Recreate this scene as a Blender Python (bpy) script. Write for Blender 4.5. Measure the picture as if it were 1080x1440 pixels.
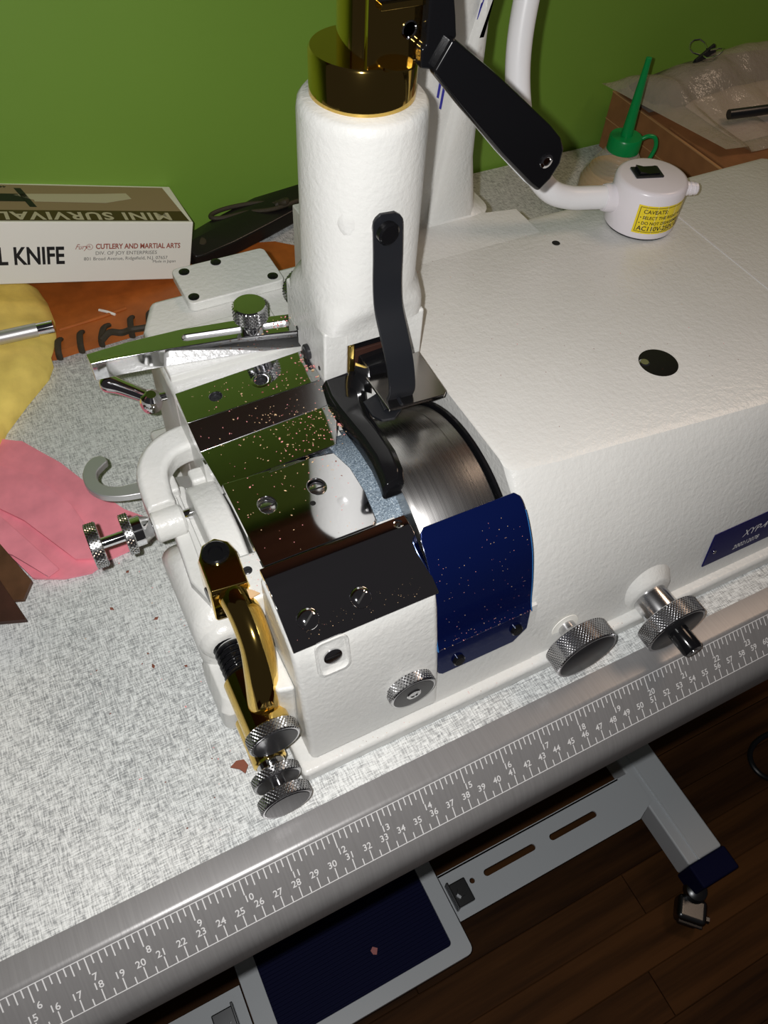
import bpy, bmesh, math, random
from mathutils import Vector, Matrix, noise

random.seed(7)
MM = 0.001
S = bpy.context.scene
COL = S.collection
for o in list(bpy.data.objects):
    bpy.data.objects.remove(o)

# ------------------------------------------------------------------ camera
# world axes: X runs along the front edge of the table (mm on its ruler), Y away from the viewer, Z up; table top is Z = 0
CAM_POS = Vector((254.431, -112.622, 427.880))
CAM_R = Vector((0.8899528, -0.45354523, 0.04775706))
CAM_U = Vector((0.33256913, 0.71707075, 0.61254168))
CAM_F = Vector((0.31206055, 0.52925066, -0.78899427))
cam = bpy.data.cameras.new('camera')
cam.sensor_fit = 'VERTICAL'; cam.sensor_height = 36.0; cam.sensor_width = 27.0
cam.lens = 36.0 * 1130.0 / 1440.0
cam.clip_start = 0.01; cam.clip_end = 20
camo = bpy.data.objects.new('camera', cam); COL.objects.link(camo)
m = Matrix((CAM_R, CAM_U, -CAM_F)).transposed().to_4x4()
m.translation = CAM_POS * MM
camo.matrix_world = m
S.camera = camo

# ------------------------------------------------------------------ light
w = bpy.data.worlds.new('room_light'); S.world = w; w.use_nodes = True
bg = w.node_tree.nodes['Background']
bg.inputs['Color'].default_value = (0.80, 0.74, 0.78, 1)
bg.inputs['Strength'].default_value = 0.026
fl = bpy.data.lights.new('phone_flash', 'SPOT')
fl.spot_size = math.radians(150); fl.spot_blend = 1.0
fl.energy = 8.3; fl.shadow_soft_size = 0.003; fl.color = (1.0, 0.985, 0.97)
flo = bpy.data.objects.new('phone_flash', fl); COL.objects.link(flo)
flo.location = (CAM_POS - CAM_R * 15 + CAM_U * 6) * MM
flo.rotation_euler = (CAM_F - CAM_R * .06 - CAM_U * .06).to_track_quat('-Z', 'Y').to_euler()
rl = bpy.data.lights.new('warm_fill', 'AREA')      # warm fill added at the right, standing in for dim room ambience
rl.shape = 'DISK'; rl.size = 0.45; rl.energy = 3.3; rl.color = (1.0, 0.72, 0.52)
rlo = bpy.data.objects.new('warm_fill', rl); COL.objects.link(rlo)
rlo.location = (1.40, 0.10, 1.25)
rlo.rotation_euler = (Vector((0.75, 0.2, 0.1)) - Vector(rlo.location)).to_track_quat('-Z', 'Y').to_euler()
S.view_settings.view_transform = 'Standard'
S.view_settings.look = 'None'
S.view_settings.exposure = 0.0
S.view_settings.gamma = 1.0
S.view_settings.use_curve_mapping = False

# ------------------------------------------------------------------ materials
MATS = {}
def nt(name):
    mt = bpy.data.materials.new(name); mt.use_nodes = True
    t = mt.node_tree; b = t.nodes['Principled BSDF']
    MATS[name] = mt
    return mt, t, b
def node(t, kind, **kw):
    n = t.nodes.new(kind)
    for k, v in kw.items():
        if k in n.inputs.keys() if hasattr(n.inputs, 'keys') else False: n.inputs[k].default_value = v
        else: setattr(n, k, v)
    return n
def coords(t, scale=(1, 1, 1), rot=(0, 0, 0)):
    tc = t.nodes.new('ShaderNodeTexCoord'); mp = t.nodes.new('ShaderNodeMapping')
    mp.inputs['Scale'].default_value = scale; mp.inputs['Rotation'].default_value = rot
    t.links.new(tc.outputs['Object'], mp.inputs['Vector'])
    return mp.outputs['Vector']
def noise_tex(t, vec, scale, detail=3, rough=0.5):
    n = t.nodes.new('ShaderNodeTexNoise')
    n.inputs['Scale'].default_value = scale; n.inputs['Detail'].default_value = detail; n.inputs['Roughness'].default_value = rough
    t.links.new(vec, n.inputs['Vector'])
    return n.outputs['Fac']
def ramp(t, fac, stops):
    r = t.nodes.new('ShaderNodeValToRGB')
    e = r.color_ramp.elements
    while len(e) < len(stops): e.new(0.5)
    for i, (p, c) in enumerate(stops):
        e[i].position = p; e[i].color = (*c, 1)
    t.links.new(fac, r.inputs['Fac'])
    return r.outputs['Color']
def bump(t, b, height, strength=0.3, dist=0.0005):
    n = t.nodes.new('ShaderNodeBump'); n.inputs['Strength'].default_value = strength; n.inputs['Distance'].default_value = dist
    t.links.new(height, n.inputs['Height']); t.links.new(n.outputs['Normal'], b.inputs['Normal'])
def mixv(t, a, b_, op='ADD'):
    n = t.nodes.new('ShaderNodeMath'); n.operation = op
    for i, v in enumerate((a, b_)):
        if isinstance(v, (int, float)): n.inputs[i].default_value = v
        else: t.links.new(v, n.inputs[i])
    return n.outputs[0]
def plain(name, col, rough=0.5, metal=0.0, coat=0.0, bumpscale=0, bumpstr=0.2, bumpdist=0.0004, var=0.0, ior=1.45):
    mt, t, b = nt(name)
    b.inputs['Base Color'].default_value = (*col, 1)
    b.inputs['Roughness'].default_value = rough; b.inputs['Metallic'].default_value = metal
    b.inputs['Coat Weight'].default_value = coat; b.inputs['IOR'].default_value = ior
    v = None
    if var:
        v = coords(t)
        f = noise_tex(t, v, 60, 4)
        lo = tuple(max(0, c * (1 - var)) for c in col); hi = tuple(min(1, c * (1 + var)) for c in col)
        t.links.new(ramp(t, f, [(0.3, lo), (0.7, hi)]), b.inputs['Base Color'])
    if bumpscale:
        v = v or coords(t)
        bump(t, b, noise_tex(t, v, bumpscale, 3), bumpstr, bumpdist)
    return mt

plain('chrome', (0.78, 0.78, 0.80), 0.045, 1.0, bumpscale=18, bumpstr=0.03, bumpdist=0.0008)
plain('chrome_soft', (0.62, 0.62, 0.63), 0.2, 1.0)
plain('gold', (0.86, 0.60, 0.17), 0.07, 1.0, bumpscale=70, bumpstr=0.03)
plain('black_gloss', (0.006, 0.006, 0.007), 0.13)
plain('black_satin', (0.012, 0.013, 0.016), 0.34)
plain('black_metal', (0.03, 0.03, 0.033), 0.32, 0.25)
plain('recess_shade', (0.004, 0.004, 0.004), 0.6)  # near-black for flat discs and bars, painting the shade in holes
plain('brass_dull', (0.42, 0.30, 0.08), 0.35, 1.0)
plain('zinc', (0.16, 0.165, 0.17), 0.3, 1.0)
plain('cast_chrome', (0.62, 0.62, 0.62), 0.4, 0.75)
plain('white_plastic', (0.80, 0.76, 0.80), 0.28)
plain('white_tube', (0.82, 0.82, 0.84), 0.35)
plain('white_enamel', (0.86, 0.91, 0.95), 0.35)
plain('navy_plastic', (0.007, 0.009, 0.05), 0.65)
MATS['navy_plastic'].node_tree.nodes['Principled BSDF'].inputs['Specular IOR Level'].default_value = 0.15
plain('green_plastic', (0.004, 0.30, 0.075), 0.3)
plain('sticker_yellow', (0.85, 0.66, 0.02), 0.35)
plain('ink_black', (0.012, 0.012, 0.014), 0.5)
plain('ink_red', (0.38, 0.10, 0.07), 0.5)
plain('ink_grey', (0.16, 0.15, 0.14), 0.5)
plain('ink_white', (0.68, 0.68, 0.68), 0.5)
plain('ink_cream', (0.62, 0.56, 0.42), 0.5)
plain('ink_logo', (0.03, 0.03, 0.30), 0.5)
plain('ink_logo_green', (0.02, 0.13, 0.15), 0.5)
plain('carton_white', (0.93, 0.92, 0.86), 0.45, bumpscale=40, bumpstr=0.05)
plain('carton_tan', (0.36, 0.25, 0.16), 0.4)
plain('carton_brown', (0.075, 0.042, 0.016), 0.4)
plain('leather_pink', (0.88, 0.28, 0.35), 0.5, bumpscale=300, bumpstr=0.15, var=0.12)
plain('leather_orange', (0.42, 0.115, 0.02), 0.5, bumpscale=250, bumpstr=0.15, var=0.2)
plain('leather_dark', (0.045, 0.016, 0.010), 0.6, bumpscale=300, bumpstr=0.3, var=0.3)
plain('leather_brown', (0.10, 0.045, 0.022), 0.5, bumpscale=300, bumpstr=0.3, var=0.3)
plain('leather_black', (0.010, 0.009, 0.009), 0.3, bumpscale=200, bumpstr=0.2)
plain('leather_edge', (0.45, 0.24, 0.13), 0.7)
plain('suede_yellow', (0.90, 0.68, 0.17), 0.8, bumpscale=500, bumpstr=0.3, var=0.14)
plain('lace_dark', (0.045, 0.035, 0.022), 0.6, bumpscale=800, bumpstr=0.4)
plain('cardboard', (0.30, 0.13, 0.05), 0.7, bumpscale=200, bumpstr=0.1, var=0.12)
plain('cardboard_edge', (0.5, 0.27, 0.12), 0.7)
plain('crumb_pink', (0.75, 0.28, 0.27), 0.7)
plain('crumb_tan', (0.66, 0.44, 0.24), 0.7)
plain('crumb_brown', (0.22, 0.07, 0.04), 0.7)
plain('oil', (0.62, 0.34, 0.06), 0.3)
plain('paper', (0.55, 0.43, 0.38), 0.6, bumpscale=40, bumpstr=0.2)
plain('grey_cloth', (0.10, 0.085, 0.08), 0.6)

# textured white paint of the castings
mt, t, b = nt('paint')
v = coords(t)
f1 = noise_tex(t, v, 330, 3, 0.55); f2 = noise_tex(t, v, 25, 3)
t.links.new(ramp(t, f2, [(0.25, (0.675, 0.675, 0.65)), (0.8, (0.715, 0.715, 0.69))]), b.inputs['Base Color'])
b.inputs['Roughness'].default_value = 0.3
bump(t, b, f1, 0.42, 0.0009)

# woven laminate of the table top
mt, t, b = nt('laminate')
fx = noise_tex(t, coords(t, (190, 1500, 1)), 1.0, 3, 0.6)
fy = noise_tex(t, coords(t, (1500, 190, 1)), 1.0, 3, 0.6)
big = noise_tex(t, coords(t), 9, 3)
mx = mixv(t, fx, fy, 'MAXIMUM'); 
sm = mixv(t, mixv(t, fx, fy, 'ADD'), 0.5, 'MULTIPLY')
ff = mixv(t, mixv(t, sm, 0.85, 'MULTIPLY'), mixv(t, big, 0.15, 'MULTIPLY'), 'ADD')
t.links.new(ramp(t, ff, [(0.40, (0.27, 0.28, 0.285)), (0.485, (0.56, 0.575, 0.57)), (0.57, (0.80, 0.82, 0.81))]), b.inputs['Base Color'])
b.inputs['Roughness'].default_value = 0.32
bump(t, b, sm, 0.6, 0.0006)

# brushed grey ruler moulding
mt, t, b = nt('moulding')
fb = noise_tex(t, coords(t, (900, 30, 30)), 1.0, 3)
t.links.new(ramp(t, fb, [(0.3, (0.24, 0.235, 0.235)), (0.7, (0.27, 0.265, 0.265))]), b.inputs['Base Color'])
b.inputs['Metallic'].default_value = 0.25; b.inputs['Roughness'].default_value = 0.33
bump(t, b, fb, 0.12, 0.0002)

# turned steel of the bell knife (fine circular lines around X)
mt, t, b = nt('turned_steel')
fb = noise_tex(t, coords(t, (5200, 9, 9)), 1.0, 2, 0.5)
b.inputs['Base Color'].default_value = (0.50, 0.49, 0.48, 1)
b.inputs['Metallic'].default_value = 1.0
t.links.new(ramp(t, fb, [(0.3, (0.24,) * 3), (0.7, (0.30,) * 3)]), b.inputs['Roughness'])
bump(t, b, fb, 0.02, 0.0001)

plain('steel_plate', (0.42, 0.40, 0.38), 0.16, 1.0, bumpscale=40, bumpstr=0.05)
mt, t, b = nt('blue_film')
b.inputs['Base Color'].default_value = (0.006, 0.014, 0.085, 1); b.inputs['Metallic'].default_value = 0.5
b.inputs['Roughness'].default_value = 0.22; b.inputs['Coat Weight'].default_value = 0.8; b.inputs['Coat Roughness'].default_value = 0.06
b.inputs['Coat Tint'].default_value = (0.5, 0.7, 1, 1)
bump(t, b, noise_tex(t, coords(t), 30, 2), 0.08, 0.0008)
plain('blue_film_edge', (0.03, 0.16, 0.42), 0.2)
mt, t, b = nt('nameplate_blue')
b.inputs['Base Color'].default_value = (0.006, 0.006, 0.07, 1); b.inputs['Roughness'].default_value = 0.3; b.inputs['Specular IOR Level'].default_value = 0.25

# grinding / feed stone
mt, t, b = nt('feed_stone')
f = noise_tex(t, coords(t), 1500, 2)
t.links.new(ramp(t, f, [(0.3, (0.06, 0.085, 0.11)), (0.55, (0.20, 0.26, 0.32)), (0.72, (0.5, 0.56, 0.6))]), b.inputs['Base Color'])
b.inputs['Roughness'].default_value = 0.7
bump(t, b, f, 0.6, 0.0006)

# wall paint
mt, t, b = nt('wall_green')
f = noise_tex(t, coords(t), 3, 3)
t.links.new(ramp(t, f, [(0.3, (0.20, 0.375, 0.046)), (0.7, (0.22, 0.405, 0.054))]), b.inputs['Base Color'])
b.inputs['Roughness'].default_value = 0.55
bump(t, b, noise_tex(t, coords(t), 150, 3), 0.1, 0.001)
# wood
def wood(name, lo, hi, rough):
    mt, t, b = nt(name)
    oi = t.nodes.new('ShaderNodeObjectInfo')
    tc = t.nodes.new('ShaderNodeTexCoord'); mp = t.nodes.new('ShaderNodeMapping')
    mp.inputs['Scale'].default_value = (2.5, 42, 42)
    t.links.new(tc.outputs['Object'], mp.inputs['Vector'])
    off = t.nodes.new('ShaderNodeVectorMath'); off.operation = 'SCALE'; off.inputs[0].default_value = (9, 31, 7)
    t.links.new(oi.outputs['Random'], off.inputs['Scale']); t.links.new(off.outputs[0], mp.inputs['Location'])
    f = noise_tex(t, mp.outputs['Vector'], 1.0, 5, 0.6)
    f = mixv(t, f, mixv(t, oi.outputs['Random'], 0.22, 'MULTIPLY'), 'ADD')
    t.links.new(ramp(t, f, [(0.38, lo), (0.82, hi)]), b.inputs['Base Color'])
    b.inputs['Roughness'].default_value = rough; b.inputs['Specular IOR Level'].default_value = 0.2
wood('floor_wood', (0.032, 0.012, 0.003), (0.14, 0.056, 0.015), 0.7)
wood('panel_wood', (0.12, 0.05, 0.03), (0.2, 0.09, 0.05), 0.5)

# translucent plastics
mt, t, b = nt('bottle_plastic')
b.inputs['Base Color'].default_value = (0.80, 0.80, 0.76, 1); b.inputs['Roughness'].default_value = 0.25
b.inputs['Alpha'].default_value = 0.3
mt, t, b = nt('clear_film')
b.inputs['Base Color'].default_value = (0.62, 0.55, 0.44, 1); b.inputs['Roughness'].default_value = 0.1
b.inputs['Alpha'].default_value = 0.42
bump(t, b, noise_tex(t, coords(t), 55, 4, 0.6), 0.7, 0.004)

# ------------------------------------------------------------------ geometry helpers (mm)
def V(*a): return Vector(a)
def basis(ax):
    ax = Vector(ax).normalized()
    u = ax.cross(Vector((0, 0, 1)))
    if u.length < 1e-3: u = Vector((1, 0, 0))
    u.normalize(); v = ax.cross(u).normalized()
    return u, v, ax
def spline(pts, n=6):
    pts = [Vector(p) for p in pts]; out = []
    P = [2 * pts[0] - pts[1]] + pts + [2 * pts[-1] - pts[-2]]
    for i in range(1, len(P) - 2):
        a, b_, c, d = P[i - 1:i + 3]
        for k in range(n):
            s = k / n
            out.append(0.5 * ((2 * b_) + (c - a) * s + (2 * a - 5 * b_ + 4 * c - d) * s * s + (3 * b_ - a - 3 * c + d) * s ** 3))
    out.append(pts[-1]); return out
class G:
    def __init__(self): self.v = []; self.f = []
    def add(self, vs, fs):
        o = len(self.v); self.v += [Vector(p) for p in vs]; self.f += [[i + o for i in f] for f in fs]; return self
    def box(self, x0, x1, y0, y1, z0, z1):
        return self.add([(x, y, z) for z in (z0, z1) for y in (y0, y1) for x in (x0, x1)],
                        [(0, 2, 3, 1), (4, 5, 7, 6), (0, 1, 5, 4), (2, 6, 7, 3), (0, 4, 6, 2), (1, 3, 7, 5)])
    def obox(self, c, ax, half):
        c = Vector(c); A = [Vector(a).normalized() for a in ax]
        vs = [c + A[0] * (sx * half[0]) + A[1] * (sy * half[1]) + A[2] * (sz * half[2]) for sz in (-1, 1) for sy in (-1, 1) for sx in (-1, 1)]
        return self.add(vs, [(0, 2, 3, 1), (4, 5, 7, 6), (0, 1, 5, 4), (2, 6, 7, 3), (0, 4, 6, 2), (1, 3, 7, 5)])
    def loft(self, rings, cap=True, closed=True):
        n = len(rings[0]); vs = [p for r in rings for p in r]; fs = []
        for k in range(len(rings) - 1):
            for i in range(n if closed else n - 1):
                j = (i + 1) % n
                fs.append((k * n + i, k * n + j, (k + 1) * n + j, (k + 1) * n + i))
        if cap: fs += [tuple(range(n))[::-1], tuple(range((len(rings) - 1) * n, len(rings) * n))]
        return self.add(vs, fs)
    def lathe(self, o, ax, prof, n=32, cap=True, a0=0, a1=None):
        u, v, a = basis(ax); o = Vector(o); rings = []
        full = a1 is None; a1 = 2 * math.pi if full else a1; m_ = n if full else n + 1
        for t_, r in prof:
            rings.append([o + a * t_ + (u * math.cos(a0 + (a1 - a0) * k / n) + v * math.sin(a0 + (a1 - a0) * k / n)) * r for k in range(m_)])
        return self.loft(rings, cap, full)
    def cyl(self, p, q, r, n=24, r2=None):
        p = Vector(p); q = Vector(q); L = (q - p).length
        return self.lathe(p, q - p, [(0, r), (L, r if r2 is None else r2)], n)
    def tube(self, path, r, n=12, flat=1.0, up=None):
        path = [Vector(p) for p in path]; rings = []
        tg = [(path[min(i + 1, len(path) - 1)] - path[max(i - 1, 0)]).normalized() for i in range(len(path))]
        u = basis(tg[0])[0] if up is None else (Vector(up) - tg[0] * Vector(up).dot(tg[0])).normalized()
        for i, p in enumerate(path):
            u = (u - tg[i] * u.dot(tg[i])).normalized(); v = tg[i].cross(u)
            rr = r[i] if isinstance(r, (list, tuple)) else r
            rings.append([p + (u * math.cos(2 * math.pi * k / n) * flat + v * math.sin(2 * math.pi * k / n)) * rr for k in range(n)])
        return self.loft(rings)
    def strip(self, path, width_dir, half, th):
        """a flat strap of rectangular section following a path"""
        path = [Vector(p) for p in path]; W = Vector(width_dir).normalized(); rings = []
        for i, p in enumerate(path):
            tg = (path[min(i + 1, len(path) - 1)] - path[max(i - 1, 0)]).normalized()
            n_ = tg.cross(W).normalized(); h = half[i] if isinstance(half, (list, tuple)) else half
            rings.append([p - W * h - n_ * th / 2, p + W * h - n_ * th / 2, p + W * h + n_ * th / 2, p - W * h + n_ * th / 2])
        return self.loft(rings)
    def prism(self, poly, t0, t1, axis='z'):
        """extrude a 2-D polygon along an axis: z (x,y), y (x,z) or x (y,z)"""
        mp = {'z': lambda a, b_, c: (a, b_, c), 'y': lambda a, b_, c: (a, c, b_), 'x': lambda a, b_, c: (c, a, b_)}[axis]
        return self.loft([[mp(a, b_, t0) for a, b_ in poly], [mp(a, b_, t1) for a, b_ in poly]])
    def holed(self, outer, holes, t0, t1, mp):
        """plate with through holes; mp(a, b, t) gives the point"""
        bm = bmesh.new(); loops = [outer] + holes
        eds = []
        for lp in loops:
            vs = [bm.verts.new((a, b_, 0)) for a, b_ in lp]
            eds += [bm.edges.new((vs[i], vs[(i + 1) % len(vs)])) for i in range(len(vs))]
        bmesh.ops.triangle_fill(bm, use_beauty=True, use_dissolve=False, edges=eds)
        bm.verts.index_update()
        vv = [(v.co.x, v.co.y) for v in bm.verts]; fs = [[v.index for v in f.verts] for f in bm.faces]
        bm.free()
        n = len(vv)
        self.add([mp(a, b_, t) for t in (t0, t1) for a, b_ in vv], [f[::-1] for f in fs] + [[i + n for i in f] for f in fs])
        for lp in loops:
            k = len(lp)
            self.add([mp(a, b_, t) for t in (t0, t1) for a, b_ in lp], [(i, (i + 1) % k, k + (i + 1) % k, k + i) for i in range(k)])
        return self
    def knurl(self, o, ax, t0, t1, r, n=84, rows=9, d=0.45, edge=0.6):
        """a diamond-knurled wheel with plain faces"""
        u, v, a = basis(ax); o = Vector(o); rings = []
        n = int(2 * math.pi * r / .5) // 4 * 4; rows = max(6, int((t1 - t0 - 2 * edge) / .5)); d = .34
        tri = lambda x: abs((x % 2) - 1)
        def ring(t_, fn):
            return [o + a * t_ + (u * math.cos(2 * math.pi * k / n) + v * math.sin(2 * math.pi * k / n)) * fn(k) for k in range(n)]
        rings.append(ring(t0, lambda k: r - edge - d))
        for j in range(rows):
            t_ = t0 + edge + (t1 - t0 - 2 * edge) * j / (rows - 1)
            rings.append(ring(t_, lambda k, j=j: r - d * 2 + d * 2 * min(tri((k + j) * .5), tri((k - j) * .5) ) if True else r))
        rings.append(ring(t1, lambda k: r - edge - d))
        return self.loft(rings)
def circ(cx, cy, r, n=20, ry=None, rot=0):
    ry = ry or r
    return [(cx + r * math.cos(2 * math.pi * k / n) * math.cos(rot) - ry * math.sin(2 * math.pi * k / n) * math.sin(rot),
             cy + r * math.cos(2 * math.pi * k / n) * math.sin(rot) + ry * math.sin(2 * math.pi * k / n) * math.cos(rot)) for k in range(n)]
def rrect(x0, x1, y0, y1, r, n=4):
    out = []
    for cx, cy, a in ((x1 - r, y1 - r, 0), (x0 + r, y1 - r, 90), (x0 + r, y0 + r, 180), (x1 - r, y0 + r, 270)):
        for k in range(n + 1):
            an = math.radians(a + 90 * k / n); out.append((cx + r * math.cos(an), cy + r * math.sin(an)))
    return out
def slot(x0, x1, y, hw, n=6):
    out = []
    for c, a in ((x1 - hw, -90), (x0 + hw, 90)):
        for k in range(n + 1):
            an = math.radians(a + 180 * k / n); out.append((c + hw * math.cos(an), y + hw * math.sin(an)))
    return out

ROOTLOC = {}
def wloc(o):
    p = Vector((0, 0, 0))
    while o: p += Vector(o.location); o = o.parent
    return p / MM
def obj(name, g, mat, parent=None, bevel=0, seg=2, sharp=35, origin=None, smooth=True):
    base = wloc(parent) if parent else Vector((0, 0, 0))
    org = Vector(origin) if origin is not None else base
    me = bpy.data.meshes.new(name)
    me.from_pydata([tuple((p - org) * MM) for p in g.v], [], g.f)
    bm = bmesh.new(); bm.from_mesh(me); bmesh.ops.remove_doubles(bm, verts=bm.verts, dist=1e-6)
    bmesh.ops.recalc_face_normals(bm, faces=bm.faces); bm.to_mesh(me); bm.free()
    me.materials.append(MATS[mat])
    if smooth:
        me.shade_smooth(); me.set_sharp_from_angle(angle=math.radians(sharp))
    o = bpy.data.objects.new(name, me); COL.objects.link(o)
    o.parent = parent
    o.location = (org - base) * MM
    if bevel:
        md = o.modifiers.new('bevel', 'BEVEL'); md.width = bevel * MM; md.segments = seg; md.limit_method = 'ANGLE'
        md.angle_limit = math.radians(38); md.harden_normals = True
    return o
def tag(o, label=None, cat=None, group=None, kind=None):
    for k, x in (('label', label), ('category', cat), ('group', group), ('kind', kind)):
        if x: o[k] = x
    return o
def thing(name, loc, label, cat, group=None):
    o = bpy.data.objects.new(name, None); COL.objects.link(o)
    o.empty_display_size = 0.02
    o.location = Vector(loc) * MM
    return tag(o, label, cat, group)
def text2d(s, size, shear=0.0, align='CENTER', bold=0.0, space=1.0):
    cu = bpy.data.curves.new('txt', 'FONT'); cu.body = s; cu.size = size; cu.shear = shear; cu.align_x = align; cu.align_y = 'CENTER'
    cu.offset = bold; cu.resolution_u = 3; cu.space_character = space
    o = bpy.data.objects.new('txt', cu); COL.objects.link(o)
    bpy.context.view_layer.update()
    dg = bpy.context.evaluated_depsgraph_get()
    me = bpy.data.meshes.new_from_object(o.evaluated_get(dg))
    vs = [(v.co.x, v.co.y) for v in me.vertices]; fs = [list(p.vertices) for p in me.polygons]
    bpy.data.objects.remove(o); bpy.data.curves.remove(cu); bpy.data.meshes.remove(me)
    return vs, fs
def put_text(g, s, size, mp, x=0, y=0, **kw):
    vs, fs = text2d(s, size, **kw)
    g.add([mp(a + x, b_ + y) for a, b_ in vs], fs)
def screw(name, mat, parent, p, ax, r, h, kind='slot', n=20, hole='recess_shade'):
    """a screw head with a driver recess"""
    u, v, a = basis(ax); p = Vector(p)
    g = G().lathe(p, ax, [(0, r), (h * .7, r), (h, r * .82)], n, True)
    o = obj(name, g, mat, parent, sharp=30)
    h_ = G()
    if kind == 'slot': h_.obox(p + a * (h - .1), (u, v, a), (r * .8, r * .12, .18))
    elif kind == 'hex': h_.lathe(p + a * (h - .3), ax, [(0, r * .5), (.42, r * .5)], 6)
    obj('drive_recess', h_, hole, o, smooth=False)
    return o

# ------------------------------------------------------------------ the room
FLOOR_Z = -775
WALL_Y = 527
wall = obj('wall_back', G().box(-900, 2100, WALL_Y, WALL_Y + 60, FLOOR_Z, 690), 'wall_green', None)
tag(wall, 'plain green painted wall behind the table', kind='structure')
reflect_panel = obj('reflect_panel_1', G().box(-900, 2100, WALL_Y - 12, WALL_Y + 60, 690, 1700), 'panel_wood', None)  # unseen panel, added so the chrome plates reflect brown
tag(reflect_panel, 'unseen dark brown wood panel added high on the wall for the chrome to reflect', kind='structure')
floor = obj('floor', G().box(-900, 2100, -1400, WALL_Y, FLOOR_Z - 30, FLOOR_Z - 6), 'floor_wood', None)
tag(floor, 'dark brown hardwood plank floor', kind='structure')
pw = 57.0
pm = obj('plank', G().box(0, 900, 0, pw - .8, FLOOR_Z - 6, FLOOR_Z), 'floor_wood', floor, bevel=.8, origin=(0, 0, FLOOR_Z))
pm.location = (-.9, -.6, FLOOR_Z * MM)
row = 0; y = -600
first = True
while y < WALL_Y - pw:
    x = -900 + (row * 371) % 700 - 700
    while x < 2000:
        if x > -950 and x + 900 < 2150:
            if first: o = pm; first = False
            else: o = pm.copy(); COL.objects.link(o)
            o.parent = floor; o.location = Vector((x, y, FLOOR_Z)) * MM
        x += 901
    y += pw; row += 1

# ------------------------------------------------------------------ the table
table = thing('sewing_table', (500, 250, FLOOR_Z), 'grey laminate machine table with a ruler along its front edge and a foot pedal', 'table')
obj('tabletop', G().box(-250, 1250, 15, 523, -28, 0), 'laminate', table)
prof = [(15, .35), (3, .35), (1.2, .1), (0, -.6), (-18.6, -15.3), (-22.5, -19), (-25, -24), (-26, -30), (-26, -46), (-8, -46), (-8, -28), (15, -28)]
mould = obj('edge_moulding', G().prism(prof, -250, 1250, 'x'), 'moulding', table, sharp=50)
UD = Vector((0, -18.6, -14.7)).normalized(); UN = Vector((0, -14.7, 18.6)).normalized()
if UN.z < 0: UN = -UN
def rul(X, u, lift=.05): return V(X, 0, -.6) + UD * u + UN * lift
def rq(g, x0, x1, u0, u1): g.add([rul(x0, u0), rul(x1, u0), rul(x1, u1), rul(x0, u1)], [(0, 1, 2, 3)])
U0, U1 = 0.0, 23.7
g = G()
rq(g, 90, 760, U0 - .1 + .2, U0 + .55); rq(g, 90, 760, U1 - .45, U1)
for i in range(8 * 4, 8 * 29):
    x = i * 25.4 / 8; L = 8.6 if i % 8 == 0 else (6.2 if i % 2 == 0 else 4.6)
    rq(g, x - .3, x + .3, U0 + .5, U0 + L)
for i in range(2 * 10, 2 * 74):
    x = i * 5.0; L = 6.2 if i % 2 == 0 else 3.8
    rq(g, x - .28, x + .28, U1 - L, U1 - .4)
obj('ruler_scale', g, 'ink_white', mould, smooth=False)
g = G()
for i in range(4, 29):
    put_text(g, str(i), 4.9, lambda a, b_, i=i: rul(i * 25.4 + 1.6 + a, 10.9 - b_), bold=.06)
for i in range(10, 74):
    put_text(g, str(i), 4.9, lambda a, b_, i=i: rul(i * 10 - .6 + a, U1 - 8.3 - b_), bold=.06)
obj('ruler_lettering', g, 'ink_white', mould, smooth=False)
# stand: foot bar, column, cross bar, pedal
for X0 in (796, -190):
    foot = obj('foot_bar', G().box(X0, X0 + 58, -68, 560, -735, -690), 'white_enamel', table, bevel=3)
    obj('foot_rib', G().box(X0 + 16, X0 + 19, -68, 560, -690, -688.4), 'white_enamel', foot, bevel=.6)
    cap = obj('foot_cap', G().box(X0 - 2, X0 + 60, -100, -68, -738, -688), 'navy_plastic', table, bevel=3)
    obj('leg', G().box(X0 + 9, X0 + 49, 220, 280, -690, -28), 'white_enamel', table, bevel=3)
    cx = X0 + 4
    cas = obj('caster', G().lathe((cx + 2, -96, -740), (0, 0, 1), [(0, 14), (4, 16), (14, 14), (18, 8)], 20), 'zinc', table)
    obj('caster_fork', G().obox((cx - 14, -112, -748), ((.7, .7, 0), (-.7, .7, 0), (0, 0, 1)), (17, 20, 13)), 'zinc', cas, bevel=7, seg=3)
    obj('caster_wheel', G().cyl((cx - 22, -104, -757), (cx - 6, -120, -757), 18, 24), 'black_satin', cas, bevel=2)
    obj('brake_tab', G().obox((cx - 26, -124, -744), ((.7, -.7, 0), (.7, .7, 0), (0, 0, 1)), (16, 3.5, 2)), 'black_metal', cas, bevel=1)
    obj('axle_nut', G().cyl((cx - 2, -126, -757), (cx + 5, -133, -757), 5, 6), 'zinc', cas)
bar = obj('cross_bar', G().prism([(-140, 9), (212, 9), (212, 68), (-140, 68)], -683, -680, 'z'), 'white_enamel', table)
bar = obj('cross_bar', G().holed([(484, 9), (770, 9), (800, 22), (800, 68), (484, 68)],
      [slot(540, 620, 44, 4.4), slot(643, 720, 43, 4.4), circ(522, 44, 3.6, 12)], -683, -680, lambda a, b_, t_: (a, b_, t_)), 'white_enamel', table)
obj('bar_flange', G().box(484, 775, 66, 69, -712, -680), 'white_enamel', bar)
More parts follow.
